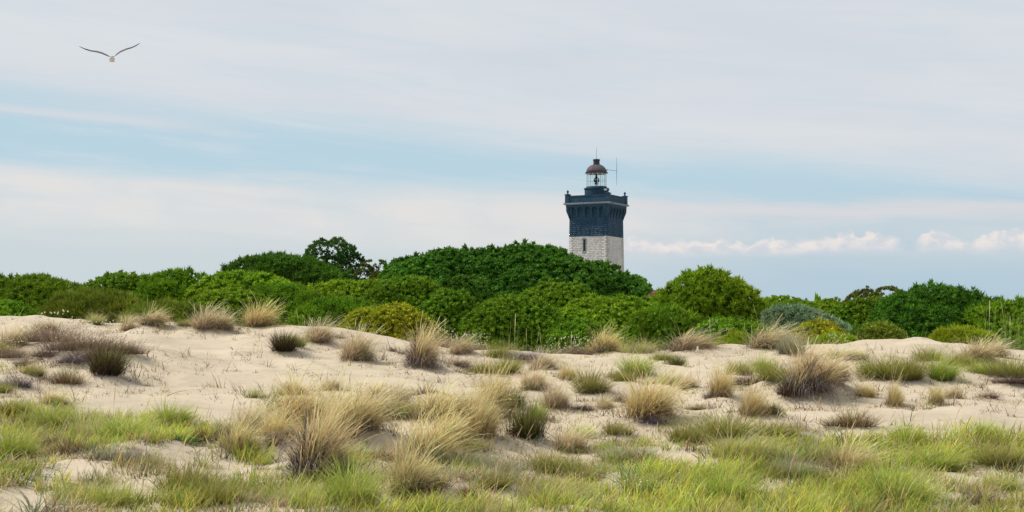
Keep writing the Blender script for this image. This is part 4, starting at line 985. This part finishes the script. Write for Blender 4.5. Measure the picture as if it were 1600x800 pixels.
# ------------------------------------------------------------------ lighthouse
LD = FPX / 10.0           # 10 photo pixels per metre there
LX = (932 - 800) / 10.0
def lz(row): return EYE + (HOR - row) / 10.0
def stonemat(name, c0, c1, c2, bump=.5, scale=2.2):
    def f(t, b, out):
        tc = t.node('ShaderNodeTexCoord'); n = t.noise(tc.outputs['Object'], scale, 7, .65); n2 = t.noise(tc.outputs['Object'], .45, 4, .6)
        c = t.mix(t.ss(n, .3, .7), c0, c1); c = t.mix(t.ss(n2, .45, .75, 0, .6), c, c2)
        mp = t.node('ShaderNodeMapping'); mp.inputs['Scale'].default_value = (2.2, 2.2, .28); t.l.new(tc.outputs['Object'], mp.inputs[0])
        c = t.mix(t.ss(t.noise(mp.outputs[0], 1.6, 5, .6), .52, .72, 0, .45), c, c2)
        a = t.node('ShaderNodeAttribute', attribute_name='tint')
        c = t.mix(.85, c, a.outputs['Color'], 'MULTIPLY') if 'stone' in name else c
        t.l.new(c, b.inputs['Base Color']); b.inputs['Roughness'].default_value = .85
        bp = t.node('ShaderNodeBump'); bp.inputs['Strength'].default_value = bump; bp.inputs['Distance'].default_value = .05
        t.l.new(n, bp.inputs['Height']); t.l.new(bp.outputs[0], b.inputs['Normal'])
    return smat(name, f)
M_WST = stonemat('pale_stone', (.43, .44, .455), (.53, .535, .54), (.36, .36, .37))
M_WJT = stonemat('pale_mortar', (.41, .415, .425), (.47, .475, .48), (.35, .35, .355))
M_DST = stonemat('painted_dark_stone', (.012, .042, .085), (.020, .062, .115), (.036, .085, .13))
M_DPL = stonemat('dark_paint', (.010, .038, .072), (.017, .055, .10), (.032, .075, .115))
M_DJT = stonemat('dark_joint', (.018, .046, .075), (.028, .064, .095), (.014, .04, .062))
M_LEDGE = stonemat('pale_slab', (.13, .165, .20), (.20, .24, .28), (.09, .12, .155))
M_DOME = stonemat('weathered_dome_metal', (.085, .066, .080), (.125, .10, .115), (.055, .056, .072), .2)
def pm(name, c, rough=.5, metal=0.0):
    def f(t, b, o):
        tc = t.node('ShaderNodeTexCoord'); n = t.noise(tc.outputs['Object'], 3.0, 4, .6)
        t.l.new(t.mix(n, tuple(v * .8 for v in c), tuple(min(1, v * 1.15) for v in c)), b.inputs['Base Color'])
        b.inputs['Roughness'].default_value = rough; b.inputs['Metallic'].default_value = metal
    return smat(name, f)
M_WHITE = pm('white_paint', (.68, .68, .68)); M_IRON = pm('dark_iron', (.03, .028, .045), .45); M_GREY = pm('galvanised_steel', (.16, .19, .22), .4, .4)
def glassf(t, b, o):
    b.inputs['Base Color'].default_value = (.9, .96, .97, 1); b.inputs['Roughness'].default_value = .03
    b.inputs['Transmission Weight'].default_value = 1.0; b.inputs['IOR'].default_value = 1.08
M_GLASS = smat('lantern_glass', glassf)
M_SLIT = pm('dark_opening', (.02, .018, .02), .8)

def bm_obj(name, bm, mat, parent, smooth=False, tint=None):
    bmesh.ops.recalc_face_normals(bm, faces=bm.faces)
    me = bpy.data.meshes.new(name); bm.to_mesh(me); bm.free()
    if smooth:
        me.polygons.foreach_set('use_smooth', [True] * len(me.polygons))
    if 'stone' in mat.name:
        a = me.color_attributes.new('tint', 'FLOAT_COLOR', 'POINT')
        a.data.foreach_set('color', [1.0] * (4 * len(me.vertices)))
    return link(name, me, mat, parent)
def frustum(bm, w0, w1, z0, z1, ox=0, oy=0):
    vs = []
    for w, z in ((w0, z0), (w1, z1)):
        h = w / 2; vs.append([bm.verts.new((ox + sx * h, oy + sy * h, z)) for sx, sy in ((-1, -1), (1, -1), (1, 1), (-1, 1))])
    bm.faces.new(vs[0][::-1]); bm.faces.new(vs[1])
    for i in range(4): bm.faces.new((vs[0][i], vs[0][(i + 1) % 4], vs[1][(i + 1) % 4], vs[1][i]))
def lathe(bm, prof, n=32, ox=0, oy=0):
    rings = []
    for r, z in prof:
        rings.append([bm.verts.new((ox + r * math.cos(2 * math.pi * k / n), oy + r * math.sin(2 * math.pi * k / n), z)) for k in range(n)] if r > 1e-4 else [bm.verts.new((ox, oy, z))])
    for a, b in zip(rings, rings[1:]):
        for k in range(n):
            q = (k + 1) % n
            if len(a) == 1 and len(b) > 1: bm.faces.new((a[0], b[k], b[q]))
            elif len(b) == 1 and len(a) > 1: bm.faces.new((a[k], a[q], b[0]))
            elif len(a) > 1: bm.faces.new((a[k], a[q], b[q], b[k]))
    for rg, rev in ((rings[0], True), (rings[-1], False)):
        if len(rg) > 1: bm.faces.new(rg[::-1] if rev else rg)
def fplace(side, a, out, z, w):
    """point on face side (0..3): a along the face, out from the face plane at half width w"""
    p = Vector((a, -(w + out), z)); return Matrix.Rotation(math.pi / 2 * side, 3, 'Z') @ p
def lighthouse():
    gz = float(H(LX, LD)); T0 = empty('lighthouse', (LX, LD, 0), R(-27)); 
    tag(T0, 'square stone lighthouse, dark blue above and pale below, with glazed domed lantern', 'lighthouse')
    zT, zM, zC, zL = lz(343), lz(371), lz(326), lz(320)
    wt, wb = 6.30, 6.85                               # shaft width at the top and at the ground
    def W(z): return wt + (wb - wt) * max(0, (zT - z)) / (zT - gz)
    rng = random.Random(3)
    bm = bmesh.new(); frustum(bm, W(gz - 1), W(zM) - .002, gz - 1, zM); bm_obj('lower_shaft', bm, M_WJT, T0)
    bm = bmesh.new(); frustum(bm, W(zM), W(zT), zM + .003, zT); bm_obj('upper_shaft', bm, M_DJT, T0)
    def courses(z0, z1, ch, mat, name, quoin, prouds):
        V, F, C = [], [], []
        rows = int(round((z1 - z0) / ch)); ch = (z1 - z0) / rows
        for side in range(4):
            for r in range(rows):
                za, zb = z0 + r * ch + .014, z0 + (r + 1) * ch - .014
                w = W((za + zb) / 2) / 2; q = quoin * (1 if r % 2 else .68)
                a = -w; cuts = [-w, -w + q]
                while cuts[-1] < w - q - .75: cuts.append(cuts[-1] + rng.uniform(.5, .95))
                cuts[-1] = w - q; cuts.append(w)
                for i in range(len(cuts) - 1):
                    a0, a1 = cuts[i] + (.012 if i else 0), cuts[i + 1] - (.012 if i < len(cuts) - 2 else 0)
                    if a1 - a0 < .05: continue
                    corner = i == 0 or i == len(cuts) - 2
                    pr = .03 if corner else rng.uniform(*prouds)
                    if side == 0 and name == 'pale_stones' and a0 < -.35 and a1 > -.85 and zb > lz(396) and za < lz(374): continue
                    b = len(V); e = 0 if corner else .03
                    for (aa, zz, oo) in ((a0, za, 0), (a1, za, 0), (a1, zb, 0), (a0, zb, 0), (a0 + e, za + e, pr), (a1 - e, za + e, pr), (a1 - e, zb - e, pr), (a0 + e, zb - e, pr)):
                        if corner and oo:
                            if i == 0: aa = a0 - pr if aa == a0 else aa
                            else: aa = a1 + pr if aa == a1 else aa
                        V.append(tuple(fplace(side, aa, oo, zz, w)))
                    for f in ((4, 5, 6, 7), (0, 1, 5, 4), (1, 2, 6, 5), (2, 3, 7, 6), (3, 0, 4, 7)): F.append([b + k for k in f])
                    g = rng.uniform(.88, 1.06); C += [(g, g * rng.uniform(.96, 1.0), g * rng.uniform(.92, 1.0))] * 8
        o = link(name, np_mesh(name, np.array(V), np.array(F), np.array(C)), mat, T0); o['kind'] = 'stuff'
    courses(gz, zM - .004, .27, M_WST, 'pale_stones', .85, (.012, .032))
    courses(zM + .006, zT - .02, .30, M_DST, 'dark_stones', .6, (.02, .09))
    # slit window on the wide left face
    bm = bmesh.new()
    for (a0, a1, z0, z1, d0, d1) in ((-.78, -.44, lz(395), lz(375.5), -.1, .012),):
        vs = [bm.verts.new(fplace(0, a, d, z, W(lz(385)) / 2)) for d in (d0, d1) for (a, z) in ((a0, z0), (a1, z0), (a1, z1), (a0, z1))]
        bm.faces.new(vs[4:]); bm.faces.new(vs[:4])
        for i in range(4): bm.faces.new((vs[i], vs[(i + 1) % 4], vs[4 + (i + 1) % 4], vs[4 + i]))
    win = bm_obj('slit_window', bm, M_SLIT, T0)
    bm = bmesh.new()
    for (a0, a1, z0, z1) in ((-.90, -.78, lz(397), lz(374)), (-.44, -.32, lz(397), lz(374)), (-.78, -.44, lz(397), lz(395)), (-.78, -.44, lz(375.5), lz(374))):
        vs = [bm.verts.new(fplace(0, a, d, z, W(lz(385)) / 2)) for d in (-.02, .06) for (a, z) in ((a0, z0), (a1, z0), (a1, z1), (a0, z1))]
        bm.faces.new(vs[4:]); bm.faces.new(vs[:4])
        for i in range(4): bm.faces.new((vs[i], vs[(i + 1) % 4], vs[4 + (i + 1) % 4], vs[4 + i]))
    bm_obj('window_frame', bm, M_LEDGE, win)
    # machicolated gallery: core, corbels, arches
    gw = 7.18                                          # gallery width under the ledge
    bm = bmesh.new(); frustum(bm, wt + .01, wt + .05, zT + .002, zL - .52); bm_obj('gallery_core', bm, M_DPL, T0)
    bm = bmesh.new(); frustum(bm, gw + .02, gw + .02, zL - .50, zL - .18); bm_obj('gallery_band', bm, M_DPL, T0)
    zt, zb = zL - .50, zT - .1
    me = None; n = 6; span = gw - 1.15; pitch = span / 5
    depth = (gw - wt) / 2 - .012
    bm = bmesh.new()
    pr = [(0, zb - .05), (.07, zb + .08), (depth * .45, zb + .55), (depth * .8, zb + 1.0), (depth, zb + 1.35), (depth, zt - .003), (-.1, zt - .003), (-.1, zb - .05)]
    cw = .34
    L_ = [bm.verts.new((-cw / 2, -o_, z)) for o_, z in pr]; R_ = [bm.verts.new((cw / 2, -o_, z)) for o_, z in pr]
    bm.faces.new(L_); bm.faces.new(R_[::-1])
    for i in range(len(pr)): bm.faces.new((L_[i], R_[i], R_[(i + 1) % len(pr)], L_[(i + 1) % len(pr)]))
    bmesh.ops.recalc_face_normals(bm, faces=bm.faces); me = bpy.data.meshes.new('corbel'); bm.to_mesh(me); bm.free(); me.materials.append(M_DPL)
    am = bmesh.new(); rr = (pitch - cw) / 2
    for k in range(10):
        t0, t1 = math.pi * k / 10, math.pi * (k + 1) / 10
        for sgn in (0,):
            pts = [(-rr * math.cos(t0), rr * math.sin(t0)), (-rr * math.cos(t1), rr * math.sin(t1))]
            q = [(pts[0][0], pts[0][1]), (pts[1][0], pts[1][1]), (pts[1][0], rr + .06), (pts[0][0], rr + .06)]
            f = [am.verts.new((x, -depth + .015, z)) for x, z in q]; g = [am.verts.new((x, 0.02, z)) for x, z in q]
            am.faces.new(f); am.faces.new((f[0], g[0], g[1], f[1]))
    bmesh.ops.recalc_face_normals(am, faces=am.faces); ame = bpy.data.meshes.new('corbel_arch'); am.to_mesh(ame); am.free(); ame.materials.append(M_DPL)
    for side in range(4):
        for i in range(n):
            a = -span / 2 + i * pitch
            o = link('corbel', me, None, T0); o.location = fplace(side, a, 0, 0, wt / 2); o.rotation_euler = (0, 0, math.pi / 2 * side)
            if i < n - 1:
                o = link('corbel_arch', ame, None, T0); o.location = fplace(side, a + pitch / 2, 0, zt - rr - .065, wt / 2); o.rotation_euler = (0, 0, math.pi / 2 * side)
    # solid corner brackets
    for sx, sy in ((-1, -1), (1, -1), (1, 1), (-1, 1)):
        bm = bmesh.new(); w2 = .72
        rings = []
        for o_, z in [(0.0, zb - .05), (.07, zb + .08), (depth * .45, zb + .55), (depth * .8, zb + 1.0), (depth, zb + 1.35), (depth, zt - .003)]:
            h = wt / 2 + o_; i0 = wt / 2 - .5
            rings.append([bm.verts.new((sx * i0, sy * i0, z)), bm.verts.new((sx * h, sy * i0, z)), bm.verts.new((sx * h, sy * h, z)), bm.verts.new((sx * i0, sy * h, z))])
        for A, B_ in zip(rings, rings[1:]):
            for k in range(4): bm.faces.new((A[k], A[(k + 1) % 4], B_[(k + 1) % 4], B_[k]))
        bm.faces.new(rings[0]); bm.faces.new(rings[-1])
        bm_obj('corner_bracket', bm, M_DPL, T0)
    bm = bmesh.new(); frustum(bm, gw + .30, gw + .66, zL - .178, zL - .06); frustum(bm, gw + .66, gw + .60, zL - .058, zL + .10); bm_obj('ledge_slab', bm, M_LEDGE, T0)
    # parapet
    pz0, pz1 = zL + .103, lz(307.5); pw = gw - .02
    for side in range(4):
        bm = bmesh.new()
        for (a0, a1, o0, o1, z0, z1) in ((-pw / 2 + .42, pw / 2 - .42, -.30, 0, pz0, pz1 - .16), (-pw / 2 + .42, pw / 2 - .42, -.36, .06, pz1 - .157, pz1)):
            vs = [bm.verts.new(fplace(side, a, d, z, pw / 2)) for d in (o0, o1) for (a, z) in ((a0, z0), (a1, z0), (a1, z1), (a0, z1))]
            bm.faces.new(vs[4:]); bm.faces.new(vs[:4][::-1])
            for i in range(4): bm.faces.new((vs[i], vs[(i + 1) % 4], vs[4 + (i + 1) % 4], vs[4 + i]))
        bm_obj('parapet_wall', bm, M_DPL, T0)
    for sx, sy in ((-1, -1), (1, -1), (1, 1), (-1, 1)):
        c = pw / 2 - .20
        bm = bmesh.new(); frustum(bm, .68, .64, pz0, pz1 + .10, sx * c, sy * c); frustum(bm, .80, .80, pz1 + .103, pz1 + .24, sx * c, sy * c)
        ped = bm_obj('corner_pedestal', bm, M_DPL, T0)
        bm = bmesh.new(); z = pz1 + .243
        lathe(bm, [(.22, z), (.20, z + .08), (.08, z + .16), (.10, z + .22), (.19, z + .34), (.20, z + .42), (.12, z + .55), (.05, z + .62), (0, z + .72)], 14, sx * c, sy * c)
        bm_obj('finial', bm, M_DPL, ped, True)
    # drum and lantern
    z0 = lz(316)
    bm = bmesh.new(); lathe(bm, [(1.86, z0 - .4), (1.86, lz(296.5)), (1.98, lz(296)), (1.98, lz(294.5)), (1.70, lz(294.2)), (1.62, lz(292))], 40); bm_obj('lantern_drum', bm, M_DPL, T0, False)
    bm = bmesh.new(); rl = 1.55
    zg0, zg1 = lz(292) + .003, lz(271.5)
    nP = 12
    for k in range(nP):
        a0, a1 = 2 * math.pi * (k + .03) / nP, 2 * math.pi * (k + .97) / nP
        b2 = bmesh.new(); vs = []
        for rad in (rl, rl - .02):
            for (a, z) in ((a0, zg0 + .05), (a1, zg0 + .05), (a1, zg1 - .05), (a0, zg1 - .05)): vs.append(b2.verts.new((rad * math.cos(a), rad * math.sin(a), z)))
        b2.faces.new(vs[:4]); b2.faces.new(vs[4:][::-1])
        for i in range(4): b2.faces.new((vs[i], vs[(i + 1) % 4], vs[4 + (i + 1) % 4], vs[4 + i]))
        bm_obj('pane', b2, M_GLASS, T0)
        a = 2 * math.pi * k / nP
        V, F = tube([(rl * math.cos(a), rl * math.sin(a), zg0), (rl * math.cos(a), rl * math.sin(a), zg1)], [.035, .035], 6)
        link('glazing_bar', np_mesh('glazing_bar', V, F), M_WHITE, T0)
    for z in (zg0 + .03, (zg0 + zg1) / 2, zg1 - .03):
        pts = [(math.cos(2 * math.pi * k / 36) * (rl + .0), math.sin(2 * math.pi * k / 36) * (rl + .0), z) for k in range(37)]
        V, F = tube(pts, [.022] * 37, 5); link('glazing_ring', np_mesh('glazing_ring', V, F), M_WHITE, T0)
    bm.free(); bm = bmesh.new(); zc = lz(283)
    lathe(bm, [(.05, lz(291.9)), (.05, zc - .45), (.33, zc - .42), (.33, zc - .30), (.12, zc - .26), (.32, zc - .2), (.40, zc + .1), (.32, zc + .5), (.14, zc + .62), (.10, zc + 1.1), (0, zc + 1.12)], 16)
    lens = bm_obj('lamp', bm, M_IRON, T0, True)
    for k in range(8):
        a = 2 * math.pi * k / 8 + .2; V, F = tube([(.41 * math.cos(a), .41 * math.sin(a), zc - .15), (.44 * math.cos(a), .44 * math.sin(a), zc + .1), (.38 * math.cos(a), .38 * math.sin(a), zc + .42)], [.03, .04, .03], 5)
        link('lens_rib', np_mesh('lens_rib', V, F), M_GREY, lens)
    bm = bmesh.new(); lathe(bm, [(.30, zc - .60), (.34, zc - .55), (.34, zc - .47), (.2, zc - .455)], 16); bm_obj('lamp_stand', bm, M_WHITE, T0)
    bm = bmesh.new(); lathe(bm, [(1.60, zg1 + .002), (1.78, zg1 + .06), (1.80, zg1 + .18), (1.62, zg1 + .24)], 36); bm_obj('dome_rim', bm, M_IRON, T0)
    zd = zg1 + .245; prof = [(1.58 * math.cos(t), zd + 1.22 * math.sin(t)) for t in [math.pi / 2 * i / 10 for i in range(10)]] + [(.5, zd + 1.2)]
    prof = [p for p in prof if p[0] > .5 or p[1] > zd + 1.19]; bm = bmesh.new(); lathe(bm, prof, 36); dome = bm_obj('dome', bm, M_DOME, T0, True)
    for k in range(12):
        a = 2 * math.pi * k / 12; pts = [((1.59 * math.cos(t)) * math.cos(a), (1.59 * math.cos(t)) * math.sin(a), zd + 1.23 * math.sin(t)) for t in [1.25 * i / 7 for i in range(8)]]
        V, F = tube(pts, [.03] * 8, 5); link('dome_rib', np_mesh('dome_rib', V, F), M_DOME, dome)
    zv = zd + 1.18; bm = bmesh.new(); lathe(bm, [(.50, zv), (.50, zv + .62), (.58, zv + .64), (.58, zv + .78), (.40, zv + .86), (.10, zv + .9), (0, zv + .9)], 24); bm_obj('vent_cap', bm, M_IRON, T0)
    V, F = tube([(0, 0, zv + .85), (0, 0, lz(230))], [.035, .018], 6); link('lightning_rod', np_mesh('lightning_rod', V, F), M_GREY, T0)
    # side aerial on an arm: world +x is rotated into the tower's frame
    Rm = Matrix.Rotation(R(27), 3, 'Z')
    def loc(x, y, z): return Rm @ Vector((x, y, z))
    V, F = join([tube([loc(1.62, -.3, lz(268)), loc(1.62, -.3, lz(264.5)), loc(1.70, -.3, lz(265.3))], [.05, .05, .04], 6), tube([loc(1.66, -.3, lz(265.3)), loc(3.15, -.3, lz(267.5))], [.03, .03], 6)])
    ar = link('aerial_arm', np_mesh('aerial_arm', V, F), M_GREY, T0)
    V, F = tube([loc(3.13, -.3, lz(290)), loc(3.13, -.3, lz(267)), loc(3.13, -.3, lz(246))], [.022, .04, .018], 6); link('aerial', np_mesh('aerial', V, F), M_GREY, ar)
    # handrail and small white box on the drum's right side
    pts = [loc(2.02 * math.cos(t), 2.02 * math.sin(t), lz(297)) for t in [R(-80 + 12 * i) for i in range(8)]]
    V, F = tube(pts, [.03] * 8, 5); link('handrail', np_mesh('handrail', V, F), M_GREY, T0)
    bm = bmesh.new(); p = loc(1.25, -1.52, 0); lathe(bm, [(.10, lz(299.5)), (.24, lz(299)), (.26, lz(296.4)), (.1, lz(296))], 10, p.x, p.y); bm_obj('spotlight', bm, M_WHITE, T0)
lighthouse()

# ------------------------------------------------------------------ gull in flight
def gull():
    D = 34.2; s = D / FPX
    def P(px, row): return Vector(((px - 175) * s, 0, (91 - row) * s))
    root = empty('gull', ((175 - 800) * s, D, EYE + (HOR - 91) * s), R(15.7)); tag(root, 'white gull gliding with raised bent wings in the upper left sky', 'bird')
    bm = bmesh.new()
    # body rings, tail (far) to beak (near); -y is towards the camera
    prof = [(.30, .004, .055, .0), (.20, .010, .050, .002), (.12, .032, .042, .0), (.03, .058, .056, -.01), (-.06, .066, .064, -.014), (-.14, .055, .055, -.01), (-.19, .036, .037, .006), (-.225, .034, .034, .012), (-.255, .022, .024, .010)]
    rings = []
    for y, rz_, rx, cz in prof:
        rings.append([bm.verts.new((rx * math.cos(2 * math.pi * k / 14) * 1.05, y, cz - .02 + rz_ * math.sin(2 * math.pi * k / 14))) for k in range(14)])
    for a, b in zip(rings, rings[1:]):
        for k in range(14): bm.faces.new((a[k], a[(k + 1) % 14], b[(k + 1) % 14], b[k]))
    bm.faces.new(rings[0][::-1]); bm.faces.new(rings[-1])
    left = [(175, 90), (169, 88.3), (160.4, 85), (152.5, 83), (143.7, 81.8), (135, 79), (129.5, 76.2), (125, 73.6)]
    right = [(175, 90), (178.7, 88), (187.5, 81.3), (196, 77), (205, 73.4), (212, 69), (215.5, 66), (218, 63.8)]
    ch = [.13, .14, .15, .15, .13, .10, .065, .015]; yo = [-.02, -.04, -.07, -.07, -.03, .03, .08, .14]; th = [.020, .020, .022, .022, .018, .014, .010, .004]
    for W_ in (left, right):
        rg = []
        for (px, rw), c, y0, t in zip(W_, ch, yo, th):
            p = P(px, rw); q = []
            for (fy, fz) in ((-.5, 0), (-.35, .55), (-.05, .65), (.5, .05), (.0, -.35), (-.35, -.45)):
                q.append(bm.verts.new((p.x, y0 + c * (fy + .5) - .06, p.z + t * fz * 1.7)))
            rg.append(q)
        for a, b in zip(rg, rg[1:]):
            for k in range(6): bm.faces.new((a[k], a[(k + 1) % 6], b[(k + 1) % 6], b[k]))
        bm.faces.new(rg[0]); bm.faces.new(rg[-1])
    bmesh.ops.recalc_face_normals(bm, faces=bm.faces)
    def gm(t, b, o):
        tc = t.node('ShaderNodeTexCoord'); sp = t.node('ShaderNodeSeparateXYZ'); t.l.new(tc.outputs['Object'], sp.inputs[0])
        ax = t.m('ABSOLUTE', sp.outputs[0]); w = t.ss(ax, .05, .12); tip = t.ss(ax, .42, .60)
        c = t.mix(w, (.58, .57, .62), (.17, .18, .20)); c = t.mix(tip, c, (.03, .03, .035)); t.l.new(c, b.inputs['Base Color']); b.inputs['Roughness'].default_value = .7
    me = bpy.data.meshes.new('body'); bm.to_mesh(me); bm.free(); body = link('body', me, smat('gull_plumage', gm), root)
    md = body.modifiers.new('join', 'REMESH'); md.mode = 'VOXEL'; md.voxel_size = .0065; md.use_smooth_shade = True
    bm = bmesh.new()
    V, F = tube([(0, -.25, -.008), (0, -.285, -.012), (0, -.31, -.022)], [.014, .011, .003], 8)
    bm.free(); link('beak', np_mesh('beak', V, F, smooth=True), pm('yellow_beak', (.5, .3, .06)), root)
    for sx in (-1, 1):
        bm = bmesh.new(); bmesh.ops.create_icosphere(bm, subdivisions=2, radius=.007, matrix=Matrix.Translation((sx * .030, -.225, .0))); bm_obj('eye', bm, M_IRON, root, True)
    bm = bmesh.new()
    tl = [bm.verts.new(v) for v in ((-.03, .26, -.018), (.03, .26, -.018), (.075, .40, -.02), (0, .415, -.02), (-.075, .40, -.02))]
    f = bm.faces.new(tl); r = bmesh.ops.extrude_face_region(bm, geom=[f]); bmesh.ops.translate(bm, vec=(0, 0, .008), verts=[v for v in r['geom'] if isinstance(v, bmesh.types.BMVert)])
    bm_obj('tail', bm, M_WHITE, root)
gull()
print('tris', sum(len(m.polygons) * 2 for m in bpy.data.meshes), 'objects', len(bpy.data.objects))
